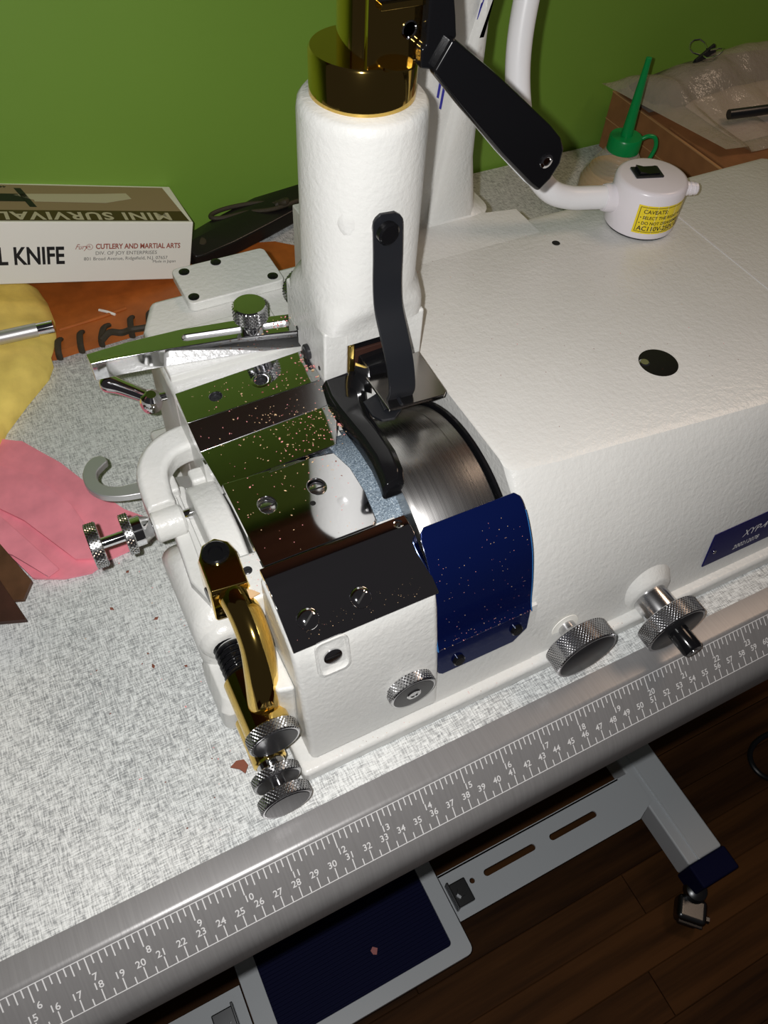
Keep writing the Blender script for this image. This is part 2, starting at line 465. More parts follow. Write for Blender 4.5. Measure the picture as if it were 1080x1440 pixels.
# pedal
ped = obj('pedal', G().holed(rrect(214, 482, -28, 230, 9), [rrect(238, 461, -9, 212, 5)], -688, -676, lambda a, b_, t_: (a, b_, t_)), 'white_enamel', table, bevel=1.5)
prof = [(-10, -690)]
y = -10
while y < 213:
    prof += [(y, -680.5), (y + .3, -679), (y + 2.1, -679), (y + 2.4, -680.5)]; y += 4.4
prof += [(213, -690)]
obj('pedal_mat', G().prism(prof, 237, 462, 'x'), 'navy_plastic', ped, sharp=30)
for X0, s in ((487, 1), (198, -1)):
    br = obj('pedal_bracket', G().box(min(X0, X0 + 26 * s), max(X0, X0 + 26 * s), 22, 52, -680, -672), 'zinc', ped, bevel=1.5)
    obj('pivot_bolt', G().cyl((X0 + 13 * s, 37, -672), (X0 + 13 * s, 37, -665), 6, 6), 'zinc', br)
    obj('bracket_ear', G().box(X0 - 1.5, X0 + 1.5, 20, 54, -680, -662), 'zinc', br, bevel=1)

# ------------------------------------------------------------------ the skiving machine
M = thing('skiving_machine', (560, 165, 0), 'off-white leather skiving machine with chrome plates and brass fittings on the table', 'machine')
def part(name, g, mat, bevel=0, parent=None, **k): return obj(name, g, mat, parent or M, bevel=bevel, **k)
part('base_plate', G().box(302, 830, 28.5, 300, 0, 12), 'paint', 3)
# front housing below the chrome table
fp = [(34, 11), (36, 20), (39, 40), (44, 65), (49.5, 88), (53.5, 99), (58, 103), (76, 110.5), (90, 114), (90, 11)]
fh = part('front_housing', G().prism(fp, 309, 386, 'x'), 'paint', 3.5, seg=3)
part('front_apron', G().prism([(34.4, 11), (36.4, 17), (40.4, 34), (43.4, 52), (44.5, 57), (58, 57), (58, 11)], 380, 448, 'x'), 'paint', sharp=50)
part('bed_core', G().box(331, 384, 86, 180, 11, 108), 'paint')
part('bed_rear', G().prism([(310, 213), (446, 213), (446, 299), (322, 299), (310, 274)], 11, 117, 'z'), 'paint', 4, seg=3)
part('bed_middle', G().prism([(310.5, 174), (446, 174), (446, 216), (310.5, 216)], 11, 111.5, 'z'), 'paint', 1)
# main housing: lofted along X
secs = []
for X, Yt, bul in ((446, 97, 1.0), (447, 94.5, .95), (449, 92.5, .9), (453, 91, .8), (475, 87.5, .5), (510, 84.3, .25), (552, 80, .1), (609, 74.3, 0), (683, 68, 0), (760, 62, 0), (800, 60, 0), (806, 63, 0), (810, 70, 0)):
    zt = 120 if X < 805 else (118.5 if X < 808 else 114)
    l = 12 if X < 449 else 0
    pr_ = [(34.5, 10), (36.5, 17), (40.5, 34), (43.5, 52), (43.5 + (Yt - 43.5) * .30 + 0 * bul, 79), (43.5 + (Yt - 43.5) * .62, 102), (Yt - 5.5, 114.6 - 0 * bul), (Yt - 1.5, zt - 1.2), (Yt + 2.5, zt), (150, zt), (276, zt), (280.5, zt - 1.5), (282, zt - 6), (282, 10)]
    secs.append([V(X, a, b_) for a, b_ in pr_])
mh = part('main_housing', G().loft(secs), 'paint', sharp=28)
part('rear_ledge', G().prism([(447, 262), (582, 262), (582, 294), (556, 299), (447, 304)], 11, 120.02, 'z'), 'paint', 1)
part('boss', G().lathe((531, 42, 24), (0, -1, 0), [(-8, 27), (0, 20), (4, 16.5), (6.5, 14.6), (7.4, 13)], 40), 'paint', parent=mh, sharp=70)
part('housing_seam', G().box(682.5, 683.5, 75, 277, 119.8, 120.3), 'ink_white', parent=mh, smooth=False)
# round oil hole drawn flat, a black disc imitating the shade inside
hole = part('oil_hole', G().lathe((571, 124.5, 120.12), (0, 0, 1), [(0, 12.4), (.05, 11.6)], 40, False), 'paint', parent=mh)
part('hole_shade', G().lathe((571, 124.5, 120.14), (0, 0, 1), [(0, 11.9), (.03, .2)], 40), 'black_gloss', parent=mh)
part('hole_screw', G().lathe((563.5, 128, 120.16), (0, 0, 1), [(0, 3.2), (.6, 2.4)], 16), 'chrome', parent=mh)
part('plug_hole', G().lathe((583.8, 248, 120.1), (0, 0, 1), [(0, 2.8), (.05, .2)], 16), 'recess_shade', parent=mh)
# nameplate
ny = lambda x, z: V(x, 35.9 + (z - 17.5) * .21, z)
npl = G(); q = [(574, 23), (577.5, 48), (665, 48), (665, 23)]
npl.loft([[ny(x, z) + V(0, .9, 0) for x, z in q], [ny(x, z) for x, z in q]])
npo = part('nameplate', npl, 'nameplate_blue', .3, parent=mh)
g = G()
put_text(g, 'XYP-4', 7.6, lambda a, b_: ny(613 + a, 37.2 + b_) + V(0, -.12, 0), shear=.3, bold=.02)
put_text(g, '200212078', 4.8, lambda a, b_: ny(608 + a, 28.6 + b_) + V(0, -.12, 0), shear=.25, bold=.05)
obj('nameplate_lettering', g, 'ink_white', npo, smooth=False)
screw('nameplate_rivet', 'chrome', npo, ny(581, 33), (0, -1, .2), 1.3, .7)
part('casting_hole', G().lathe((651, 38.3, 21), (0, -1, .13), [(0, 2.6), (.4, 2.4)], 16), 'recess_shade', parent=mh)

# front pocket with screw
rp = lambda x, z: V(x, 34 + (z - 11) * .2 + (1.0 if z > 60 else 0), z)
g = G(); ring = rrect(319.5, 336.5, 77.5, 101, 4)
g.loft([[V(x, 41.6 + (z - 55) * .22, z) for x, z in ring], [V(x, 40.6 + (z - 55) * .22, z) for x, z in ring], [V(328 + (x - 328) * .86, 40.6 + (z - 55) * .22, 90 + (z - 90) * .86) for x, z in ring], [V(328 + (x - 328) * .8, 42 + (z - 55) * .22, 90 + (z - 90) * .8) for x, z in ring]])
pk = part('screw_pocket', g, 'paint', parent=fh, sharp=60)
screw('pocket_screw', 'chrome_soft', pk, (327.5, 48.2, 91), (0, -1, .25), 4.6, 1.2, 'slot')

# knurled knobs on the front
k1 = part('adjusting_knob', G().knurl((367.5, 40.5, 40), (0, -1, 0), 0, 6.5, 13.6, 84, 7), 'chrome_soft')
obj('knob_collar', G().cyl((367.5, 46, 40), (367.5, 40, 40), 8.5, 28), 'paint', k1)
obj('knob_face', G().lathe((367.5, 33.95, 40), (0, -1, 0), [(-.3, 12.2), (.12, 11.8), (.15, .2)], 36), 'black_metal', k1)
obj('knob_socket', G().lathe((367.5, 33.8, 40), (0, -1, 0), [(0, 4.2), (.5, 3.8), (.5, 2.4), (.1, 2.2), (.1, .1)], 20), 'chrome_soft', k1)
k2 = part('clamp_knob', G().knurl((471.5, 29.5, 25), (0, -1, 0), 0, 12.5, 20, 108, 13), 'chrome_soft')
obj('knob_shaft', G().lathe((471.5, 46, 25), (0, -1, 0), [(0, 5.4), (11, 5.4), (12, 7.5), (17, 13)], 28), 'chrome_soft', k2)
obj('knob_face', G().lathe((471.5, 17.1, 25), (0, -1, 0), [(-.2, 18.6), (.2, 18), (.25, .2)], 40), 'black_metal', k2)
obj('shaft_hole', G().lathe((470.5, 38.6, 26), (0, -1, .12), [(0, 9.2), (.3, 9), (.35, .2)], 28), 'carton_white', k2)
k3 = part('feed_knob', G().knurl((531, 19.5, 22), (0, -1, 0), 0, 11, 20, 108, 12), 'chrome_soft')
obj('knob_shaft', G().lathe((531, 40, 22), (0, -1, 0), [(0, 11), (18, 11), (20.8, 10.2)], 32), 'chrome_soft', k3)
obj('knob_face', G().lathe((531, 8.6, 22), (0, -1, 0), [(-.2, 18.6), (.2, 18), (.25, .2)], 40), 'black_metal', k3)
st = obj('stud', G().lathe((531, 8.6, 22), (0, -1, 0), [(0, 6.2), (13.5, 6.2), (15, 5.2)], 28), 'black_gloss', k3)
obj('stud_tip', G().cyl((531, -6.3, 22), (531, -6.8, 22), 2.2, 16), 'chrome_soft', st)

# bell knife and feed stone
kn = part('bell_knife', G().lathe((389, 117, 60), (1, 0, 0), [(0, 60), (0, 64.6), (2.6, 66), (36, 66), (36.3, 65.5), (36.6, 66), (43.5, 66), (44.5, 64.8), (45, 58)], 160), 'turned_steel', sharp=40)
obj('knife_gap_shade', G().lathe((434.2, 117, 60), (1, 0, 0), [(0, 40), (0, 68.2), (1.4, 68.2), (1.4, 40)], 120), 'black_gloss', kn)  # black ring put in for the shade of the gap beside the knife
part('feed_stone', G().lathe((362, 128, 59), (1, 0, 0), [(0, 50), (0, 58), (27, 58), (27, 50)], 120), 'feed_stone')
part('knife_cover', G().prism([(404, 144), (436, 142), (438.5, 144.5), (440, 178), (404, 178)], 130.5, 132.5, 'z'), 'steel_plate', .5)
# blue filmed chip shield
bp = spline([(76.5, 122), (66, 112), (57, 98), (50.5, 80), (46.2, 64), (43.2, 57.5)], 6)
bp = [Vector((a.x, a.y, 0)) for a in [Vector((p[0], p[1], 0)) for p in bp]]
def shield(g, x0, x1, off, th):
    rings = []
    for i, p in enumerate(bp):
        tg = (bp[min(i + 1, len(bp) - 1)] - bp[max(i - 1, 0)]).normalized(); n_ = V(tg.y, -tg.x, 0)
        if n_.x > 0: n_ = -n_
        e = 0
        if i < 3: e = (3 - math.sqrt(max(0, 9 - (3 - i * 1.0) ** 2))) * 1.1
        a = p + n_ * off; c = p + n_ * (off + th)
        rings.append([V(x0 + e, a.x, a.y), V(x1 - e, a.x, a.y), V(x1 - e, c.x, c.y), V(x0 + e, c.x, c.y)])
    g.loft(rings)
sh = G(); shield(sh, 384.8, 442.5, 0, 1.2)
cs = part('chip_shield', sh, 'blue_film', .3)
fl_ = part('shield_flange', G().loft([[V(x, 41.2 + (z - 40) * .18 - dy, z) for x, z in [(385.5, 38), (388, 36), (433, 36), (441.5, 43), (442.5, 58.5), (384.8, 58)]] for dy in (0, 1.5)]), 'blue_film', .3, parent=cs)
for x0, x1 in ((384.5, 385.0), (442.3, 442.8)):
    obj('film_edge', G().strip([V((x0 + x1) / 2, p.x - .5, p.y - .1) for p in bp[(4 if x0 > 400 else 13):]], (1, 0, 0), (x1 - x0) / 2, 1.6), 'blue_film_edge', cs)
for x, z in ((397.5, 43), (434, 46.5)): screw('shield_screw', 'black_gloss', cs, (x, 39.8 + (z - 40) * .18, z), (0, -1, .18), 3.6, 2.2, 'hex')

# chrome work plates
mpz = lambda a, b_, t_: (a, b_, t_)
TL = math.tan(math.radians(6.2))
tilt = lambda a, b_, t_: (a, b_, t_ + (a - 347) * TL)
pa = part('rear_chrome_plate', G().holed([(310, 192), (385, 186), (385, 212), (311, 216)], [circ(329.7, 203, 3.5), circ(355.7, 202, 3.5)], 117.6, 121.4, tilt), 'chrome', .35)
for x, y in ((329.7, 203), (355.7, 202)):
    s_ = obj('plate_screw', G().lathe((x, y, 119.2 + (x - 347) * TL), (-TL, 0, 1), [(-1, 3.4), (.2, 3.4), (.5, 2.6), (.2, 1.6), (-.4, 1.4)], 20), 'black_metal', pa)
g = G(); obj('countersink', g.lathe((355.7, 202, 121.42 + 8.7 * TL), (-TL, 0, 1), [(0, 5.6), (.12, 5.2), (.05, 3.8)], 28, False), 'chrome', pa)
part('bevelled_strip', G().loft([[V(*tilt(x, y, z)) for x, y, z in q_] for q_ in ([(310, 192, 121.4), (310, 173, 118), (310, 173, 112), (310, 192, 112)], [(385, 186, 121.4), (385, 170, 118), (385, 170, 112), (385, 186, 112)])]), 'chrome_soft', .3)
part('middle_chrome_plate', G().loft([[V(*tilt(x, y, z)) for x, y in [(310, 173), (385, 170), (384, 165), (378, 152), (373.5, 143.5), (372, 143), (311.5, 146.5)]] for z in (112, 118)]), 'chrome', .35)
oc = [(312, 145), (366, 142.4), (371, 141.4), (374.5, 128), (374.5, 112), (371.5, 93), (369, 90.6), (312.2, 90.4)]
ip = part('inset_chrome_plate', G().holed(oc, [circ(327.4, 123.5, 4.6, 24, 5.4), circ(354, 124, 4.6, 24, 5.4)], 114, 117.6, mpz), 'chrome', .4)
for x, y in ((327.4, 123.5), (354, 124)):
    s_ = obj('plate_screw', G().lathe((x, y, 115.4), (0, 0, 1), [(-2, 4.6), (.2, 4.5), (.6, 3.8)], 24), 'chrome_soft', ip)
    obj('drive_recess', G().box(x - 3.6, x + 3.6, y - .5, y + .5, 115.6, 116.05), 'recess_shade', s_, smooth=False)
obj('pin_hole', G().lathe((347.9, 115.1, 117.64), (0, 0, 1), [(0, 1.5), (.04, .2)], 14), 'recess_shade', ip)
obj('plate_notch', G().prism([(338, 144.6), (352, 143.8), (356, 142.4), (336, 142.4)], 117.5, 117.75, 'z'), 'chrome_soft', ip)
fs = [(90.2, 117.3), (81, 116.7), (77.5, 115.5), (74.5, 113.4), (71, 111.2), (52.5, 101.6), (51.9, 100.3), (53.5, 100), (70, 108), (78, 112), (90.2, 114)]
fc = part('front_chrome_plate', G().prism(fs, 310, 385.5, 'x'), 'chrome', .3, sharp=50)
sn = Vector((0, -.44, .9)).normalized()
for x in (321.8, 348.6):
    c = V(x, 62.3, 106.6)
    s_ = obj('slope_screw', G().lathe(c, sn, [(-.5, 5.4), (.7, 5.4), (1.5, 4.8), (2.1, 3.6), (2.45, 1.8), (2.5, .2)], 32), 'chrome', fc, sharp=70)
    u, v, a = basis(sn)
    obj('drive_recess', G().obox(c + a * 2.05, (u * .8 + v * .6, v * .8 - u * .6, a), (3.6, .45, .5)), 'recess_shade', s_, smooth=False)
s_ = obj('small_screw', G().lathe((380.2, 86.5, 116.8), (0, -.12, 1), [(0, 2.6), (.5, 2.5), (.4, 1.7), (0, 1.2)], 20), 'chrome', fc)
obj('drive_recess', G().cyl((380.2, 86.5, 116.95), (380.2, 86.5, 117.1), 1.1, 10), 'recess_shade', s_)

# sliding edge guide with its knurled screw
rt = [(274.8, 247.6), (298, 248.6), (327.4, 247.2), (357, 242.6), (387, 235.5), (387, 219.8), (351, 227.8), (315, 234.1), (287, 238), (275, 239)]
sr = math.radians(-10.6)
def slotp(x0, y0, x1, y1, hw):
    d = V(x1 - x0, y1 - y0, 0); L = d.length; a = math.atan2(d.y, d.x)
    return [(x0 + math.cos(a) * p - math.sin(a) * q_, y0 + math.sin(a) * p + math.cos(a) * q_) for p, q_ in slot(0, L, 0, hw)]
eg = part('edge_guide', G().holed(rt, [slotp(325, 239.6, 384, 228.2, 2.6)], 121, 133, mpz), 'chrome', .5)
obj('guide_key', G().prism(slotp(325.4, 239.5, 384, 228.2, 2.5), 118, 130.6, 'z'), 'cast_chrome', eg)
sk = obj('guide_screw', G().knurl((363, 232.2, 140), (0, 0, 1), 0, 9, 9.8, 64, 9), 'chrome_soft', eg)
obj('screw_cap', G().lathe((363, 232.2, 148.6), (0, 0, 1), [(0, 9.2), (1.0, 8.6), (1.1, .2)], 36), 'chrome', sk)
obj('screw_neck', G().lathe((363, 232.2, 133), (0, 0, 1), [(0, 6.6), (3.2, 6.6), (3.4, 5.6), (7, 5.6)], 28), 'chrome', sk)
part('guide_seat', G().box(312, 384, 226, 262, 115, 121), 'paint', 1)
# ball handled clamp screw at the bed's left side
cl = part('clamp_lever', G().tube(spline([(281, 260.5, 99), (287, 256, 97.5), (296, 248, 95), (300, 244, 94)], 5), [5.2, 5.6, 5.6, 5.3, 5, 4.7, 4.5, 4.3, 4.2, 4.1, 4, 4, 4, 4, 4, 4][:16], 16), 'chrome')
obj('lever_end', G().lathe((281.5, 260.2, 98.9), (-.8, .58, .2), [(-3, 5.2), (0, 5.3), (2, 4.4), (3.4, 2.4), (3.8, .2)], 20), 'chrome', cl)
obj('lever_hub', G().lathe((301, 243, 90), (.1, -.15, 1), [(-4, 3), (-2.5, 6), (2, 7), (6, 5.8), (8, 3)], 24), 'chrome', cl)
obj('lever_shaft', G().cyl((301, 243, 93), (313, 241, 94), 2.6, 16), 'chrome', cl)
# rear cover plate
cp = part('rear_cover', G().prism(rrect(341, 402, 278, 315, 4), 117, 123.5, 'z'), 'paint', 1)
for x, y in ((345.5, 283.5), (348, 309), (396, 284)): screw('cover_screw', 'black_gloss', cp, (x, y, 123.4), (0, 0, 1), 3.3, .8, 'hex')
screw('cover_screw', 'black_gloss', cp, (369, 311, 123.4), (0, 0, 1), 3.3, .8, 'hex')

# post with square foot
PX, PY = 415, 205
sq = lambda h, z, rr: [V(PX - .5 + a, 209.5 + b_ * .92, z) for a, b_ in rrect(-h, h, -h, h, rr, 6)]
rings = []
N = 56
def ringsq(z, hx, hy, cr):
    out = []
    for k in range(N):
        a = 2 * math.pi * (k + .5) / N; c, s = math.cos(a), math.sin(a)
        p_ = 8.0 * cr + 2 * (1 - cr)
        rr = (abs(c) ** p_ + abs(s) ** p_) ** (-1 / p_)
        out.append(V(PX - .5 * cr + hx * rr * c, PY + 3 * cr + hy * rr * s, z))
    return out
for z, h, cr in ((156, 29.2, .95), (160, 29.2, .9), (166, 29.3, .45), (171, 29.4, .15), (176, 29.5, 0), (258, 29.5, 0), (262, 28.8, 0), (264, 27, 0)):
    rings.append(ringsq(z, h, h if cr < .2 else 27.5 + (h - 27.5) * (1 - cr), cr))
post = part('post', G().loft(rings), 'paint', sharp=50)
foot = part('post_foot', G().prism([(385.3, 183.5), (399, 182.2), (399, 206), (433, 206), (433, 181.8), (443.6, 181.8), (444, 236), (386, 236)], 123, 157.5, 'z'), 'paint', 1.5, parent=post)
obj('foot_lintel', G().box(398, 434, 181.8, 208, 147.5, 157), 'paint', post)
obj('post_boss', G().lathe((405.8, 179.6, 219), (-.25, -1, 0), [(-6, 15), (-2.5, 13.6), (-.6, 12), (.6, 9.6), (1.3, 6), (1.5, 1)], 40), 'paint', post, sharp=80)
screw('foot_bolt', 'black_metal', foot, (385.6, 205.5, 129.5), (-1, 0, 0), 4.4, 2.6, 'hex')
for y, z in ((220, 135), (190, 130)): obj('set_hole', G().lathe((385.4, y, z), (-1, 0, 0), [(0, 1.3), (.4, 1.2)], 12), 'recess_shade', foot)
kb = part('side_knob', G().knurl((400.5, 244, 143), (0, -1, 0), 0, 6.5, 14.2, 80, 8), 'chrome_soft', parent=post)
obj('knob_face', G().lathe((400.5, 237.6, 143), (0, -1, 0), [(-.2, 12.8), (.3, 12), (.3, .2)], 32), 'black_gloss', kb)
# inside the foot: brass gib, dark slide block
obj('brass_gib', G().box(399, 402.4, 181.6, 186, 126, 147), 'brass_dull', post, bevel=.8)
sl = part('slide_block', G().box(402.6, 432.5, 184, 206, 129, 147.5), 'black_gloss', .4)
obj('slide_face', G().box(403, 432, 182.4, 184, 130, 142), 'leather_dark', sl, bevel=.3)
# presser foot
pf = part('presser_foot', G().loft([[V(384 + a, y_, 119 + b_) for a, b_ in ((dx, 0), (dx + wd, 0), (dx + wd, hh), (dx + wd * .72, hh + 2.5), (dx + 2, hh + 1), (dx, hh - 2))] for y_, dx, wd, hh in
      ((182, -1, 24, 8), (170, -3, 22, 8), (160, -3, 18, 8.5), (148, -2.2, 13.5, 9), (134, -1.4, 13, 10), (120, -1.5, 13, 10.5), (108, -3, 12.5, 10), (102.5, -4.3, 11.5, 9), (101, -3.6, 10, 7))]), 'black_gloss', .8, sharp=40)
obj('foot_shank', G().loft([[V(404, 170, 124), V(424, 168, 124), V(424, 186, 124), V(404, 186, 124)], [V(405, 172, 138), V(424, 170, 139), V(424, 186, 139), V(405, 186, 138)]]), 'black_gloss', pf, bevel=1)
obj('shank_chamfer', G().loft([[V(403.5, 169.6, 123), V(405.6, 167.5, 123), V(405.6, 171, 139), V(404, 172, 138)], [V(400, 176, 123), V(401, 177, 123), V(402, 180, 136), V(401, 178, 136)]]), 'chrome_soft', pf)
obj('edge_wedge', G().loft([[V(385, 182, 118), V(399, 180, 118), V(398, 168, 118), V(386, 170, 118)], [V(385, 182, 128), V(398, 180.5, 130.5), V(396.5, 176, 126), V(386, 171, 124)]]), 'chrome', pf, bevel=.3)
# black leaf spring on the post
lp = spline([(412, 172.2, 227), (412.6, 172, 219), (413.2, 171.6, 205), (413.4, 171, 190), (413, 167.5, 178), (413, 160.5, 167), (413.4, 154.5, 157), (413.8, 151, 147), (414, 149.4, 138), (413.4, 150.4, 132.4)], 4)
half = [7.3] * len(lp)
for i in range(3): half[i] = 7.3 * math.sqrt(1 - ((3 - i) / 3.4) ** 2)
lf = part('leaf_guard', G().strip(lp, (1, -.1, 0), half, 1.8), 'black_satin', .4, parent=None)
obj('leaf_tail', G().strip(spline([(413.4, 150.2, 133), (411, 152.5, 130.8), (407.5, 154, 130), (403.5, 153, 129.8)], 4), (.15, 1, 0), [6.5] * 13, 1.8), 'black_satin', lf, bevel=.4)
obj('leaf_tab', G().prism([(396, 158), (406, 161), (414, 152), (412, 144.5), (406, 140.5), (399, 142), (396, 147)], 127.4, 129.2, 'z'), 'black_satin', lf, bevel=.4)
obj('leaf_screw', G().lathe((411.6, 171.2, 218), (.1, -1, 0), [(0, 5.6), (2.4, 5.6), (3.2, 4.6), (3.2, .2)], 28), 'black_gloss', lf)
obj('leaf_bushing', G().cyl((411.6, 180, 218), (411.6, 172, 218), 5, 20), 'chrome_soft', lf)

# gold pressure head on top
gc = part('gold_collar', G().lathe((PX, PY + 1, 262), (0, 0, 1), [(0, 22), (2.5, 22), (2.8, 23.3), (20, 23.3), (21.2, 22.4), (21.2, 8)], 72), 'gold', sharp=40)
colx, coly, colr = 420, 201.5, 17.8
prf = []
for k in range(48):
    a = 2 * math.pi * k / 48; x, y = colr * math.cos(a), colr * math.sin(a)
    # flat cheek towards the front right
    n_ = V(.06, -.998, 0); d = x * n_.x + y * n_.y
    if d > 14.2: x -= n_.x * (d - 14.2); y -= n_.y * (d - 14.2)
    prf.append((colx + x, coly + y))
gcol = obj('gold_column', G().prism(prf, 282, 345, 'z'), 'gold', gc, sharp=25)
obj('gold_cheek', G().box(407, 431.5, 186.4, 200, 283, 345), 'gold', gcol, bevel=.5)
obj('slot_shelf', G().box(411, 430.5, 183.6, 187, 304.2, 306.6), 'gold', gcol, bevel=.3)
obj('slot_window', G().box(411, 430.5, 185.7, 187, 306.6, 330), 'black_gloss', gcol, bevel=.3)
obj('pivot_screw', G().lathe((425.2, 186.5, 295.2), (0, -1, 0), [(0, 3.5), (.5, 3.5), (.7, 2.9), (.1, 2.5), (.1, .1)], 24), 'chrome', gcol)
obj('dial_plate', G().lathe((PX + 5, 186.5, 283.2), (0, 0, 1), [(0, 8), (.5, 7.6), (.5, .2)], 28), 'gold', gc)
# black lifting lever
lv = [(440, 293.8), (466, 274.3), (498.5, 248), (506, 240.8), (509.6, 234.6), (509.4, 227.5), (505.4, 220), (499.3, 214.6), (493.2, 219.4), (473, 238.6), (446.3, 266), (432, 281.5)]
ll = part('lifting_lever', G().prism(lv, 176.5, 182.5, 'y'), 'black_gloss', 1.8, seg=3)
obj('lever_edge_glint', G().prism([(x + (470 - x) * .02 + 1.2, z - 1.2) for x, z in lv], 182.5, 185.5, 'y'), 'white_enamel', ll, bevel=1)  # white plate added to imitate light caught along the lever's edges
obj('lever_hinge', G().prism([(430, 318), (438.5, 318), (442.5, 300), (444, 292), (434, 280.8), (428.5, 282), (428, 289.6), (430, 291)], 180.5, 186.2, 'y'), 'black_gloss', ll, bevel=1)
obj('lever_rivet', G().lathe((499.5, 176.6, 231), (0, -1, 0), [(0, 3.6), (.9, 3.4), (1.1, 2.2), (.7, 1.8), (.7, .1)], 24), 'chrome', ll)
# arm behind the post
arm = part('arm', G().loft([[V(x, y, z) for x, y in rrect(xl, xr, yf, 352, min(16, (xr - xl) / 2.2), 5)] for z, xl, xr, yf in
      ((119, 466, 566, 296), (122, 468, 558, 299), (128, 470, 550.5, 301), (140, 470, 546.5, 302), (180, 474, 545.5, 302), (225, 490, 545, 301), (300, 492, 545, 300), (345, 492, 545, 300))]), 'paint', sharp=50)
obj('arm_foot', G().prism([(440, 303), (556, 298), (560, 306), (560, 358), (440, 358)], 11, 119.9, 'z'), 'paint', arm, bevel=1)
obj('arm_rib', G().loft([[V(xl, 304, z), V(xl + 1, 299.5, z), V(xl + 5, 298, z), V(xr - 6, 298, z), V(xr, 304, z)] for z, xl, xr in ((120, 512, 553), (160, 518, 546), (200, 524, 544.5), (235, 530, 544), (262, 538, 543))]), 'paint', arm, sharp=60)
obj('arm_bridge', G().prism([(432, 222), (456, 222), (486, 322), (455, 322)], 168, 220, 'z'), 'paint', arm, bevel=4, seg=3)
g = G(); am = lambda a, b_: V(a, 300.0, b_)
g2 = G()
for i in range(5):
    x = 533 + i * 1.7; z = 244 + i * 5.5
    g.add([am(x, z), am(x + 1.3, z + .5), am(x + 2.6, z + 9), am(x + 1.4, z + 8)], [(0, 1, 2, 3)])
for i in range(3):
    x = 538 + i * 1.4; z = 252 + i * 7
    g2.add([am(x, z), am(x + 1.6, z), am(x + 3.2, z + 14), am(x + 1.6, z + 14)], [(0, 1, 2, 3)])
for z, x in ((205, 511.5), (213, 512.5), (198, 514)):
    g.add([am(x, z), am(x + 1.6, z - 1), am(x + 2.8, z + 10), am(x + 1.2, z + 12)], [(0, 1, 2, 3)])
for gg, mt_ in ((g, 'ink_logo'), (g2, 'ink_logo_green')):
    for f_ in gg.f: obj('emblem_stroke', G().add([gg.v[i] for i in f_], [(0, 1, 2, 3)]), mt_, arm, smooth=False)

# left side: C bracket, thumb screw, hook, rocker casting, gold bracket
cpath = spline([(322, 208, 84), (308, 209, 85), (295, 205, 84.5), (286.5, 195, 83), (284, 182, 80), (284, 172, 78)], 5)
cb = part('c_bracket', G().tube(cpath, [11.5] * 6 + [11] * 6 + [10] * 20, 16, 0.92)if False else G().loft([[p + w_ * (s1 * hw) + V(0, 0, s2 * 8) for s1, s2 in ((-1, -.7), (-.7, -1), (.7, -1), (1, -.7), (1, .7), (.7, 1), (-.7, 1), (-1, .7))] for p, w_, hw in
      [(p, (lambda tg: V(-tg.y, tg.x, 0).normalized())((cpath[min(i + 1, len(cpath) - 1)] - cpath[max(i - 1, 0)])), 10 - 2.4 * i / len(cpath)) for i, p in enumerate(cpath)]]), 'paint', 1.5, sharp=50)
obj('bracket_boss', G().lathe((276, 165.5, 76), (1, 0, 0), [(0, 7.4), (1.2, 8.6), (15.5, 8.6), (17, 7.4)], 28), 'paint', cb)
ts = part('thumb_screw', G().knurl((242.5, 167.5, 76), (1, 0, 0), 0, 6.5, 12.6, 80, 8), 'chrome_soft')
obj('screw_shaft', G().cyl((248, 167.5, 76), (301, 167.5, 76), 3, 20), 'chrome', ts)
nu = obj('lock_nut', G().knurl((260.5, 167.5, 76), (1, 0, 0), 0, 5, 11.6, 76, 7), 'chrome_soft', ts)
obj('nut_collar', G().lathe((265.5, 167.5, 76), (1, 0, 0), [(0, 8.2), (5, 8.2), (6, 7.2), (10, 5.5)], 28), 'chrome', nu)
hp = [(267, 238.5), (264.5, 241.5), (259.5, 241.5), (254.5, 237.5), (251, 229.5), (251.5, 219.5), (257, 211), (266, 206), (278, 203), (300, 196), (322, 190), (322, 203), (302, 206.5), (280, 212), (268.5, 213.5), (262, 217), (258.5, 223), (259.5, 229.5), (264, 233.5), (267, 235.5)]
hp = [(p.x, p.y) for p in spline([V(a, b_, 0) for a, b_ in hp[:9]], 4)] + hp[9:12] + [(p.x, p.y) for p in spline([V(a, b_, 0) for a, b_ in hp[12:] + [hp[0]]], 4)][:-1]
hk = part('hook_lever', G().prism(hp, 58, 63, 'z'), 'cast_chrome', .9)
# rocker (feed roll carrier)
rk = part('rocker', G().loft([[V(298, y_, z_ ) for y_, z_ in rc] for rc in [[(112, 58), (112, 80), (132, 92), (150, 95), (168, 93), (177, 86), (180, 74), (178, 58)]]] + [[V(315, y_, z_) for y_, z_ in [(112, 58), (112, 80), (132, 92), (150, 95), (168, 93), (177, 86), (180, 74), (178, 58)]]]), 'paint', 2.5, seg=3)
obj('rocker_web', G().prism([(283, 128), (287, 190), (292, 194), (301, 192), (301, 108), (290, 106)], 56, 72, 'z'), 'paint', rk, bevel=2)
obj('web_ridge', G().prism([(291, 128), (294, 186), (296, 186), (295, 126)], 72, 75, 'z'), 'paint', rk, bevel=.8)
obj('rocker_lug', G().box(288, 297, 183, 196, 70, 80), 'paint', rk, bevel=2)
obj('rocker_tooth', G().box(303, 312, 176, 186, 80, 90), 'paint', rk, bevel=2)
part('rocker_bar', G().loft([[V(303, 88, 78), V(330, 86, 78), V(330, 116, 78), V(303, 118, 78)], [V(304, 90, 95), V(330, 88, 95), V(330, 116, 95), V(304, 117, 95)]]), 'paint', 2, parent=rk)
screw('bar_screw', 'black_metal', rk, (308.5, 106.5, 94.6), (0, 0, 1), 2.4, 1, 'slot')
